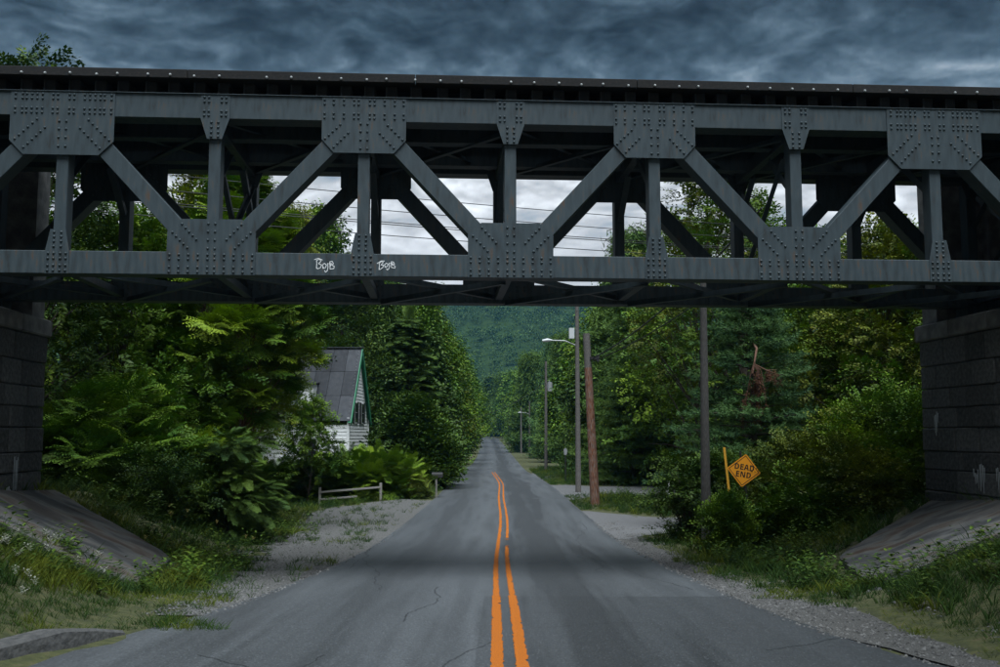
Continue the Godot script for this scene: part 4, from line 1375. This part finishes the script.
	pine_tree({"name": "white_pine", "label": "dense white pine over the grass island beyond the drive", "at": spot(674, 68), "h": 10.6, "r": 3.6, "base": 0.08, "kind": "pine", "tone": "pine", "scale": 1.7, "gap": 0.5, "droop": 0.14})
	var dp := pine_tree({"name": "white_pine", "label": "large blue-green pine with a dead orange branch behind the warning sign", "at": spot(752, 33.5), "h": 8.2, "r": 3.1, "base": 0.18, "kind": "pine", "tone": "blue", "scale": 1.2, "gap": 0.4, "droop": 0.12})
	dead_branch(dp)
	broad_tree({"name": "oak_tree", "label": "tall loose-crowned oak seen through the truss above the pines", "at": spot(705, 44), "h": 15.2, "r": 3.6, "base": 0.35, "kind": "leafy", "tone": "olive", "clumps": 46, "per": 17, "scale": 1.25})
	broad_tree({"name": "oak_tree", "label": "second loose oak over the pine with the dead branch", "at": spot(748, 41), "h": 13.6, "r": 3.0, "base": 0.4, "kind": "leafy", "tone": "mid", "clumps": 36, "per": 17, "scale": 1.25})
	broad_tree({"name": "maple_tree", "label": "green maple rising behind the bushes left of the right abutment", "at": spot(822, 36), "h": 8.8, "r": 3.2, "base": 0.12, "kind": "leafy", "tone": "mid", "clumps": 46, "per": 30, "scale": 1.2})
	broad_tree({"name": "maple_tree", "label": "olive maple close behind the right abutment", "at": spot(885, 33), "h": 8.6, "r": 3.0, "base": 0.1, "kind": "leafy", "tone": "olive", "clumps": 50, "per": 36, "scale": 0.95})
	broad_tree({"name": "maple_tree", "label": "dark maple on the embankment beyond the right abutment", "at": spot(945, 32), "h": 7.0, "r": 3.0, "base": 0.1, "kind": "leafy", "tone": "mid", "clumps": 40, "per": 26, "scale": 1.2})
	for q in [[795, 27.5, 2.6, 1.9, "olive", "broad olive bush second from the warning sign"], [842, 27, 3.4, 2.0, "olive", "large olive bush halfway between the warning sign and abutment"], [880, 26.8, 3.9, 1.8, "bright", "tallest bright bush next to the abutment by the warning sign"], [902, 25.6, 2.6, 1.3, "mid", "green bush touching the corner of the abutment beyond the sign"], [765, 28.6, 1.9, 1.5, "mid", "low green bush right behind the warning sign"], [728, 29, 2.6, 1.3, "dark", "dark bush between the tall grey pole and the warning sign"], [860, 25.4, 2.0, 1.6, "olive", "low olive bush above the slab in front of the tallest bush"], [812, 25.8, 1.4, 1.4, "mid", "lowest green bush at the tip of the sloping slab"]]:
		bush({"name": "roadside_bush", "label": q[5], "group": "bushes by the warning sign", "category": "bush", "at": spot(q[0], q[1]), "h": q[2], "r": q[3], "kind": "bush", "tone": q[4], "clumps": 30, "per": 44, "scale": 1.1, "lift": 0.5})
	bush({"name": "leafy_shrub", "label": "narrow shrub around the foot of the yellow stake", "at": spot(723, 25.2), "h": 1.5, "r": 0.5, "kind": "bush", "tone": "mid", "clumps": 16, "per": 34, "scale": 0.9, "lift": 0.6})
	bush({"name": "juniper_shrub", "label": "low dark shrub against the foot of the tall grey pole", "at": spot(688, 28.5), "h": 2.5, "r": 1.0, "kind": "leafy", "tone": "dark", "clumps": 20, "per": 24, "scale": 0.8, "lift": 0.1})
	# far wood that reads as one mass, up to where the road turns
	for sg in [-1.0, 1.0]:
		var r := RandomNumberGenerator.new()
		r.seed = 500 + int(sg)
		var where := []
		var cols := []
		for k in 150:
			var d := r.randf_range(110.0, 560.0)
			var x: float = rx(minf(d, 400.0)) + sg * ((9.5 if sg < 0 or d > 275.0 else 16.0) + d * 0.006 + pow(r.randf(), 1.3) * (30.0 + d * 0.25))
			if d > 420.0: x = r.randf_range(-90, 90)
			if absf(x - rx(minf(d, 430.0))) < 9.0 and d < 425: continue
			var hh := r.randf_range(10, 15) * (0.8 + 0.2 * smoothstep(100.0, 220.0, d))
			if absf(x) < 30.0 and d > 400.0: hh = r.randf_range(14, 20)
			var hue := r.randf()   # each bough has its own leaf tone
			var con := r.randf() < 0.4
			for s in 80:
				var f := r.randf()
				var a := r.randf() * TAU
				var prof := (1.0 - f * 0.95) if con else sin(PI * (0.12 + 0.86 * f))
				var rd := 4.2 * prof * sqrt(r.randf())
				where.append(Transform3D(Basis(Vector3.UP, a).scaled(Vector3.ONE * r.randf_range(1.7, 3.0)), Vector3(x + cos(a) * rd, gh(x, d) + hh * (0.04 + 0.96 * f), -d + sin(a) * rd)))
				cols.append(tone("pine" if con else "mid", r, hue * 0.8))
		var o := copies(self, numbered("far_woods"), "clump", mats.leaf, where, cols)
		tag(o, "distant mixed woods closing in on the " + ("left" if sg < 0 else "right") + " side of the road end", "woods", "", "stuff")
	var hw := []
	var hc := []
	var hr := RandomNumberGenerator.new()
	hr.seed = 77
	for k in 9000:
		var s := hr.randf_range(0.3, 0.68)
		var t := pow(hr.randf(), 1.2) * 0.8
		var p := hill_at(s, t)
		hw.append(Transform3D(Basis(Vector3.UP, hr.randf() * TAU).scaled(Vector3(1, 1.35, 1) * hr.randf_range(5.0, 9.0)), p + Vector3(0, 3, 0)))
		hc.append(tone("dark" if n_big.get_noise_2d(p.x * 0.25, p.z * 0.25) > -0.05 else "pine", hr, 0.15))
	var hf := copies(self, "hill_woods", "clump", mats.leaf, hw, hc)
	tag(hf, "tree canopy covering the distant hill", "woods", "", "stuff")
	# unseen trees added beside the camera to shade the bridge ends and foreground banks
	for q in [[-9.6, 7.0, 13.5, 4.7], [-10.0, -1.0, 13.0, 5.0], [9.8, 7.4, 13.5, 4.7], [10.2, -1.0, 13.0, 5.0]]:
		broad_tree({"name": "roadside_maple", "label": "added shade maple on the bank before the bridge, " + ("gravel lot" if q[0] < 0 else "warning sign") + " side, " + ("closer to" if q[1] > 0 else "farther from") + " the truss", "group": "added shade maples on the near banks", "at": Vector3(q[0], gh(q[0], q[1]), -q[1]), "h": q[2], "r": q[3], "base": 0.25, "kind": "clump", "tone": "mid", "clumps": 40, "per": 26, "scale": 0.9})


func tree_words(q: Array) -> String:
	var size := "low" if q[2] < 8.0 else ("medium-sized" if q[2] < 14.0 else ("tall" if q[2] < 18.0 else "towering"))
	var width := "slender" if q[3] / q[2] < 0.225 else ("broad" if q[3] / q[2] > 0.29 else "full")
	var hue: String = {"mid": "mid-green", "dark": "dark green", "olive": "olive", "pine": "soft green", "blue": "blue-green"}[q[4]]
	return size + " " + width + " " + hue


func far_tree(q: Array, place: String) -> void:
	var at := spot(q[0], q[1])
	var need: float = 3.6 + 0.85 * q[3] if q[0] < 499.0 else (5.2 + 1.25 * q[3] if q[1] < 200.0 else 3.5 + 1.0 * q[3])
	if absf(at.x - rx(q[1])) < need:
		at.x = rx(q[1]) + signf(q[0] - 499.0) * need
		at.y = gh(at.x, q[1])
	var big: float = 1.4 + q[1] / 95.0
	if q[5] == "b":
		broad_tree({"name": "woodland_tree", "label": tree_words(q) + " leafy tree " + place, "group": "leafy trees " + place, "at": at, "h": q[2], "r": q[3], "base": 0.06, "kind": "clump" if q[1] > 75 else "leafy_b", "tone": q[4], "clumps": 44, "per": 20 if q[1] > 75 else 26, "scale": big * (0.62 if q[1] > 75 else 0.95)})
	else:
		pine_tree({"name": "woodland_pine", "label": tree_words(q) + " conifer standing in the woods " + place, "group": "conifers " + place, "at": at, "h": q[2], "r": q[3], "base": 0.05, "kind": "clump_pine" if q[1] > 75 else ("pine" if q[5] == "p" else "spray"), "tone": q[4] if q[4] in ["pine", "blue", "olive"] else "dark", "scale": big * (0.75 if q[1] > 75 else 0.95), "gap": 0.7, "droop": 0.12 if q[5] == "p" else 0.28})


func dead_branch(t: Node3D) -> void:
	var r := RandomNumberGenerator.new()
	r.seed = 31
	var o := Vector3(-0.25, 0, 1.7)
	var y0 := -t.position.y + 3.9
	var st := MB.new()
	st.tube([Vector3(-0.02, y0 + 1.0, 0.1), o + Vector3(0, y0 + 0.6, 0), o + Vector3(-0.15, y0 - 0.2, 0)], [0.05, 0.04, 0.03], 6)
	var where := []
	var cols := []
	for k in 9:
		var a := r.randf_range(-1.0, 1.0)
		var end := o + Vector3(a * 0.85, y0 - 0.3 - r.randf() * 1.7 + absf(a) * 0.3, r.randf_range(-0.5, 0.3))
		var top := o + Vector3(a * 0.35, y0 - 0.1, 0)
		st.tube([o + Vector3(-0.1, y0 + 0.1, 0), top, end], [0.025, 0.018, 0.008], 5, false)
		for s in 8:
			where.append(aim(Vector3(r.randf_range(-0.4, 0.4), -1, r.randf_range(-0.4, 0.4)), r.randf() * TAU, 0.75 * r.randf_range(0.7, 1.1), top.lerp(end, r.randf())))
			cols.append(Color(0.13, 0.06, 0.035) * r.randf_range(0.3, 1.3))
	var p := part(t, "dead_branch", st.mesh(), mats.pine_bark)
	p.set_meta("label", "dead drooping branch with rust-orange needles")
	copies(p, "dead_needles", "dead", mats.needle, where, cols)


# ------------------------------------------------------------------ poles and wires
func sag(a: Vector3, b: Vector3, drop: float, w: float, called: String, label: String, group := "", look := "wire") -> void:
	var pts := []
	var rr := []
	for k in 17:
		var f := k / 16.0
		pts.append(a.lerp(b, f) - Vector3(0, 4.0 * drop * f * (1.0 - f), 0)); rr.append(w)
	var mb := MB.new()
	mb.tube(pts, rr, 5)
	var o := part(self, numbered(called), mb.mesh(), mats[look])
	tag(o, label, "wire", group)


func pole(xp: float, d: float, h: float, r: float, label: String, mt: String, lean := Vector3.ZERO, extras := []) -> Node3D:
	var at := spot(xp, d)
	var t := thing("utility_pole", label, "pole", at, 0.0, "utility poles")
	var mb := MB.new()
	var split := 0.0
	if mt == "two_tone":
		mb.tube([Vector3(0, -0.4, 0), lean * 0.8 + Vector3(0, h * 0.8, 0)], [r * 1.1, r * 0.86], 12)
		part(t, "shaft", mb.mesh(), mats.red_pole)
		var up := MB.new()
		up.tube([lean * 0.8 + Vector3(0, h * 0.8, 0), lean + Vector3(0, h, 0)], [r * 0.86, r * 0.8], 12)
		part(t, "shaft_top", up.mesh(), mats.grey_pole)
	else:
		mb.tube([Vector3(0, -0.4, 0), lean * 0.5 + Vector3(0, h * 0.5, 0), lean + Vector3(0, h, 0)], [r * 1.1, r * 0.9, r * 0.7], 12)
		part(t, "shaft", mb.mesh(), mats[mt])
	for e in extras:
		match e[0]:
			"transformer":
				var q := MB.new()
				q.tube([Vector3(e[1] * 0.42, e[2], 0.1), Vector3(e[1] * 0.42, e[2] + 0.06, 0.1), Vector3(e[1] * 0.42, e[2] + 0.85, 0.1), Vector3(e[1] * 0.42, e[2] + 0.95, 0.1)], [0.2, 0.26, 0.26, 0.12], 14)
				q.tube([Vector3(e[1] * 0.36, e[2] + 0.95, 0.1), Vector3(e[1] * 0.36, e[2] + 1.15, 0.1)], [0.04, 0.03], 7)
				var tf := part(t, "transformer", q.mesh(), mats.grey_metal)
				box_part(tf, "bracket", Vector3(e[1] * 0.18, e[2] + 0.5, 0.05), Vector3(0.2, 0.4, 0.06), mats.grey_metal)
			"lamp":
				var q := MB.new()
				q.tube([Vector3(0, e[2], 0), Vector3(e[1] * 0.7, e[2] + 0.28, 0.1), Vector3(e[1] * 1.5, e[2] + 0.3, 0.15)], [0.03, 0.03, 0.028], 7)
				var arm := part(t, "lamp_arm", q.mesh(), mats.galvanised)
				var hd := MB.new()
				hd.tube([Vector3(e[1] * 1.45, e[2] + 0.3, 0.15), Vector3(e[1] * 1.7, e[2] + 0.31, 0.16), Vector3(e[1] * 2.0, e[2] + 0.27, 0.17)], [0.05, 0.11, 0.07], 9)
				part(arm, "lamp_head", hd.mesh(), mats.galvanised)
			"box":
				box_part(t, "equipment_box", Vector3(e[1] * 0.32, e[2], 0.08), Vector3(0.3, 0.6, 0.3), mats.galvanised)
			"arm":
				box_part(t, "crossarm", Vector3(0, e[2], 0.16), Vector3(e[1], 0.11, 0.1), mats.grey_pole)
				for s in [-0.45, -0.2, 0.2, 0.45]:
					var q := MB.new()
					q.tube([Vector3(s * e[1], e[2] + 0.055, 0.16), Vector3(s * e[1], e[2] + 0.13, 0.16), Vector3(s * e[1], e[2] + 0.2, 0.16)], [0.03, 0.045, 0.025], 7)
					part(t, "insulator", q.mesh(), mats.grey_metal)
			"clamp":
				var q := MB.new()
				q.tube([Vector3(-0.02, e[2] - 0.06, 0), Vector3(-0.02, e[2] + 0.06, 0)], [r + 0.05, r + 0.05], 12)
				q.box(Vector3(0.16, e[2], 0.12), Vector3(0.12, 0.3, 0.12))
				part(t, "clamp", q.mesh(), mats.black_iron)
	return t


func poles_and_wires() -> void:
	pole(594.5, 46, 7.85, 0.2, "short leaning pole, red-brown below and grey on top, by the drive", "two_tone", Vector3(-0.36, 0, 0), [["clamp", 1, 6.7]])
	pole(577.5, 57, 10.9, 0.15, "tall grey pole with lamp arm and meter box behind the short pole", "grey_pole", Vector3(0, 0, 0), [["lamp", -1.0, 8.3], ["box", -1.0, 9.0]])
	pole(545.5, 100, 11.0, 0.16, "grey pole carrying a round transformer at the far drive", "grey_pole", Vector3(0.05, 0, 0), [["transformer", 1.0, 8.0]])
	pole(529.5, 175, 9.9, 0.16, "distant grey pole with a street lamp arm", "grey_pole", Vector3.ZERO, [["lamp", -1.0, 7.6]])
	for q in [[521, 205, 9.4, "first"], [515, 230, 9.2, "second"], [509, 262, 9.2, "third and last"]]:
		pole(q[0], q[1], q[2], 0.16, q[3] + " plain grey pole beyond the one with the street lamp arm", "grey_pole")
	pole(703, 27, 7.1, 0.125, "weathered grey pole at the road edge beside the warning sign", "shaded_pole", Vector3(0.06, 0, 0))
	var top_a := spot(594.5, 46) + Vector3(-0.1, 6.7, 0)
	var reel := Vector3(5.7, 6.2, -33.0)
	# cables from the short pole up to the right, with a coil hung on one
	sag(top_a, Vector3(7.6, 8.3, -28.5), 0.5, 0.028, "cable", "thick twisted cable from the short pole to the right")
	sag(top_a + Vector3(0, -0.15, 0), Vector3(7.9, 7.2, -28.0), 0.35, 0.02, "cable", "thin cable running below the thick one from the short pole")
	var coil := MB.new()
	for k in 4:
		var pts := []
		var rr := []
		for i in 13:
			var a := TAU * i / 12
			pts.append(Vector3(cos(a) * (0.22 + 0.03 * k), sin(a) * (0.14 + 0.02 * k), 0.03 * k)); rr.append(0.014)
		coil.tube(pts, rr, 5, false)
	var f := 0.68
	var cp := top_a.lerp(Vector3(7.6, 8.3, -28.5), f) - Vector3(0, 4.0 * 0.5 * f * (1.0 - f) + 0.12, 0)
	var co := part(self, "cable_coil", coil.mesh(), mats.wire, Transform3D(Basis(), cp))
	tag(co, "loops of spare black cable hanging on the thick cable", "cable coil")
	# service drop from the house gable to the lamp pole
	sag(Vector3(-8.4, 2.55, -64.5), spot(545.5, 100) + Vector3(0, 8.9, 0), 1.6, 0.022, "cable", "sagging service cable from the house gable across the road")
	# the line seen through the truss
	for k in 5:
		var y: float = [9.75, 9.2, 8.75, 8.62, 8.2][k]
		sag(Vector3(-16.0, y, -27.5 + 0.3 * k), Vector3(24.5, y + 0.55, -44.0 + 0.3 * k), 0.35, 0.014, "overhead_wire", ["topmost", "second from top", "third from top", "fourth from top", "lowest"][k] + " of the thin overhead wires crossing behind the bridge", "wires crossing behind the bridge")
	# wires along the row of poles
	var prev := Vector3.ZERO
	for q in [[577.5, 57, 10.3], [545.5, 100, 10.5], [529.5, 175, 9.6], [515, 230, 9.0]]:
		var p := spot(q[0], q[1]) + Vector3(0, q[2], 0.16)
		if prev != Vector3.ZERO: sag(prev, p, 0.9, 0.018, "overhead_wire", "wire strung from the " + ("lamp pole" if q[1] < 110 else ("transformer pole" if q[1] < 180 else "distant lamp pole")) + " to the next grey pole", "wires along the pole row")
		prev = p


# ------------------------------------------------------------------ small things
func small_things() -> void:
	# DEAD END sign
	var d := 26.0
	var at := spot(741.5, d)
	var cy := 0.84 - at.y
	var t := thing("warning_sign", "tilted orange diamond sign reading DEAD END in the bushes", "sign", at, -0.1)
	var mb := MB.new()
	var hs := 0.305
	var poly := []
	for k in 4:
		var ang := PI / 4 + k * PI / 2
		for e in 5:
			var a := ang - PI / 4 + e * PI / 8
			poly.append(Vector2(cos(ang) * hs * sqrt(2.0) * 0.87 + cos(a) * 0.04 * 1.0, sin(ang) * hs * sqrt(2.0) * 0.87 + sin(a) * 0.04))
	mb.prism(poly, -0.0015, 0.0015)
	var tilt := deg_to_rad(45.0 - 9.0)
	var plate := part(t, "plate", mb.mesh(), mats.sign_orange, Transform3D(Basis(Vector3.BACK, tilt), Vector3(0, cy, 0.05)))
	var bd := MB.new()
	for k in 4:
		var bs := Basis(Vector3.BACK, k * PI / 2)
		bd.box(bs * Vector3(0, 0.268, 0.0025), Vector3(0.545, 0.016, 0.001), bs)
	part(plate, "border", bd.mesh(), mats.sign_black)
	var font := SystemFont.new()
	font.font_names = PackedStringArray(["Droid Sans"])
	font.font_weight = 700
	for k in 2:
		var tm := TextMesh.new()
		tm.text = ["DEAD", "END"][k]
		tm.font = font
		tm.font_size = 64
		tm.pixel_size = 0.0031
		tm.depth = 0.002
		var off := Vector3(0, 0.085 - 0.19 * k, 0.0035)
		var q := part(plate, "lettering", tm, mats.sign_black, Transform3D(Basis(Vector3.BACK, -PI / 4), Basis(Vector3.BACK, -PI / 4) * off))
		q.set_meta("label", "black letters " + tm.text)
	var ps := MB.new()
	ps.tube([Vector3(0.28, -0.4, -0.02), Vector3(-0.08, cy + 0.5, 0.02)], [0.028, 0.028], 8)
	part(t, "post", ps.mesh(), mats.black_iron)
	var sk := thing("marker_stake", "slim yellow marker stake standing up behind the warning sign", "stake", spot(727.5, 26.4))
	var sm := MB.new()
	var ty := (435.0 - 447.0) / 1000.0 * 26.4 + 1.75 - sk.position.y
	sm.box(Vector3(0, ty / 2 - 0.1, 0), Vector3(0.06, ty + 0.2, 0.02), Basis(Vector3.BACK, 0.09))
	part(sk, "stake_body", sm.mesh(), mats.stake_yellow)
	# rail fence
	var fa := spot(322, 49.6)
	var fb := spot(382, 49.6)
	var ft := thing("rail_fence", "low grey two-rail fence in front of the yew shrubs", "fence", fa)
	for p in [Vector3.ZERO, fb - fa]:
		box_part(ft, "post", p + Vector3(0, 0.42, 0), Vector3(0.12, 0.95, 0.12), mats.weathered_wood)
	for y in [0.68, 0.28]:
		var l := (fb - fa).length() * (1.0 if y > 0.5 else 0.62)
		box_part(ft, "rail", Vector3(l / 2 * 0.99, y + (fb.y - fa.y) * 0.5, 0.085), Vector3(l, 0.09, 0.045), mats.weathered_wood, Basis(Vector3.BACK, atan2(fb.y - fa.y + 0.03, fb.x - fa.x)))
	# mailbox
	var mt := thing("mailbox", "dark mailbox on a post at the road edge by the tan grass", "mailbox", spot(437, 52.5))
	box_part(mt, "post", Vector3(0, 0.5, 0), Vector3(0.1, 1.1, 0.1), mats.weathered_wood)
	var bx := MB.new()
	var prof := []
	for k in 9: prof.append(Vector2(cos(PI * k / 8) * 0.13, 0.13 + sin(PI * k / 8) * 0.13))
	prof.append(Vector2(-0.13, 0)); prof.append(Vector2(0.13, 0))
	bx.prism(prof, -0.28, 0.28)
	part(mt, "box", bx.mesh(), mats.black_iron, Transform3D(Basis(Vector3.UP, PI / 2), Vector3(0.05, 1.05, 0)))
	# post on the far side of the island and red hydrant-like marker
	var pt := thing("marker_post", "thin white post at the edge of the second drive", "post", spot(667, 55))
	box_part(pt, "stake_body", Vector3(0, 0.4, 0), Vector3(0.09, 1.0, 0.06), mats.white_board)
	var lp := thing("yard_lamp", "dark yard lamp post beyond the grass island", "lamp post", spot(565, 70))
	var lm := MB.new()
	lm.tube([Vector3(0, -0.2, 0), Vector3(0, 1.9, 0)], [0.05, 0.04], 8)
	part(lp, "post", lm.mesh(), mats.black_iron)
	var lh := MB.new()
	lh.tube([Vector3(0, 1.9, 0), Vector3(0, 1.95, 0), Vector3(0, 2.25, 0), Vector3(0, 2.4, 0)], [0.06, 0.11, 0.16, 0.03], 8)
	part(lp, "lantern", lh.mesh(), mats.grey_metal)


# ------------------------------------------------------------------ grass, weeds, stones
func ground_cover() -> void:
	var r := RandomNumberGenerator.new()
	r.seed = 4242
	for sg in [-1.0, 1.0]:
		var where := []
		var cols := []
		var ww := []
		var wc := []
		var tries := 36000
		for k in tries:
			var d := 7.0 + 103.0 * pow(r.randf(), 2.2)
			var lim := minf(0.56 * d + 2.0, 26.0)
			var a := 3.2 + (lim - 3.2) * pow(r.randf(), 1.25)
			var x: float = sg * a
			var ok := true
			var e := 0.0
			if sg < 0:
				e = edge_l(d) - x
				if d < 11.8: ok = x < edge_l(d) - 0.3
				elif d < 51.0: ok = x < lot_edge(d) + 0.15 + 0.35 * r.randf() or (e > 0.25 and r.randf() < 0.06 + 0.5 * smoothstep(0.05, 0.25, n_big.get_noise_2d(x * 7.0, d * 3.0)))
				else: ok = e > 0.1
			else:
				e = x - edge_r(d)
				if d < 31.0: ok = x > shoulder_edge(d) - 0.25 * r.randf()
				else: ok = e > 0.05
				if x < 20 and ((d > 29.5 and d < 43.0 - 3.5 * smoothstep(3.5, 6.0, x) and d > 31.0 - 2.2 * smoothstep(6.0, 3.1, x) + 0.1 * x) or (d > 54.0 and d < 66.0)): ok = false
			# bare slabs and under the deck
			if d > 15.5 and d < 22.6 and a > 6.2 and a < 9.8:
				var low := 17.6 + 1.2 * n_edge.get_noise_2d(x * 1.2, 8.0)
				var far_side := 20.4 + (a - 6.5) * (0.45 if sg < 0 else 0.8)
				if d > low and d < far_side + 0.08: ok = false
			var patch := n_big.get_noise_2d(x * 5.0, d * 5.0)
			if ok and d < 28.0 and patch < -0.12 and r.randf() < 0.7: ok = false
			if not ok: continue
			var s := r.randf_range(0.5, 1.2) * (0.6 if e < 1.5 or (sg < 0 and d > 12.0 and x > lot_edge(d)) else 1.0) * (1.0 + d * 0.012)
			if d < 17.0: s *= 0.8
			var p := Vector3(x, gh(x, d) - 0.02, -d)
			if r.randf() < (0.03 if d < 17.0 else 0.09) and e > 1.4:
				ww.append(Transform3D(Basis(Vector3.UP, r.randf() * TAU).scaled(Vector3.ONE * r.randf_range(0.7, 1.5)), p))
				wc.append(tone("dark", r, r.randf()))
			else:
				where.append(Transform3D(Basis(Vector3.UP, r.randf() * TAU).scaled(Vector3(s, s * r.randf_range(0.7, 1.2), s)), p))
				cols.append(tone("olive" if patch > 0.2 else "dark", r, 0.1 + 0.6 * patch))
		var side := "gravel lot and house" if sg < 0 else "warning sign and drives"
		var o := copies(self, numbered("grass"), "tuft", mats.blade, where, cols)
		tag(o, "rough grass on the verge on the side of the " + side, "grass", "", "stuff")
		var w := copies(self, numbered("weeds"), "weed", mats.leaf, ww, wc)
		tag(w, "leafy weeds growing through the grass by the " + side, "weeds", "", "stuff")
	# loose stones
	var sw := []
	var sc := []
	for k in 16000:
		var d := 6.5 + 30.0 * pow(r.randf(), 1.5)
		var right := r.randf() < 0.55
		var x := 0.0
		if right: x = lerpf(edge_r(d) - 0.12, shoulder_edge(d) + 0.35, r.randf())
		else:
			if d < 13.0: continue
			x = lerpf(edge_l(d) + 0.12, lot_edge(d) - 0.3, r.randf())
		var y := gh(x, d) + 0.022
		if x > edge_l(d) and x < edge_r(d): y = pr(d) + 0.004
		var s := r.randf_range(0.008, 0.026) * (1.6 if r.randf() < 0.06 else 1.0)
		sw.append(Transform3D(Basis(Vector3.UP, r.randf() * TAU).scaled(Vector3(s, s * r.randf_range(0.6, 1.1), s * r.randf_range(0.7, 1.0))), Vector3(x, y, -d)))
		sc.append(g(r.randf_range(0.03, 0.17), Color(1, 0.99, 0.97)))
	# broken stone below the right slab
	for k in 900:
		var x := r.randfn(6.6, 0.7)
		var d := r.randfn(16.6, 0.9)
		if x < 4.8: continue
		var s := r.randf_range(0.02, 0.07)
		sw.append(Transform3D(Basis(Vector3.UP, r.randf() * TAU).scaled(Vector3(s, s, s * 0.8)), Vector3(x, gh(x, d) + 0.01, -d)))
		sc.append(g(r.randf_range(0.03, 0.15)))
	var so := copies(self, "loose_stones", "stone", mats.stone_bits, sw, sc)
	tag(so, "crushed grey stones scattered along the road edges", "gravel", "", "stuff")
	# white wild flowers on the left bank
	var fw := []
	var fc := []
	for k in 26:
		var d := r.randf_range(10.5, 14.5)
		var x := -r.randf_range(5.0, 6.9)
		fw.append(Transform3D(Basis(Vector3.UP, r.randf() * TAU).scaled(Vector3(0.35, 0.25, 0.35)), Vector3(x, gh(x, d) + r.randf_range(0.15, 0.42), -d)))
		fc.append(Color(0.55, 0.56, 0.55))
	for k in 14:
		var d := r.randf_range(20.0, 27.0)
		var x := -r.randf_range(6.0, 8.0)
		fw.append(Transform3D(Basis(Vector3.UP, r.randf() * TAU).scaled(Vector3(0.3, 0.22, 0.3)), Vector3(x, gh(x, d) + r.randf_range(0.2, 0.5), -d)))
		fc.append(Color(0.6, 0.5, 0.2))
	var fo := copies(self, "wild_flowers", "weed", mats.leaf, fw, fc)
	tag(fo, "scattered small white and yellow wild flowers on the left bank", "flowers", "", "stuff")
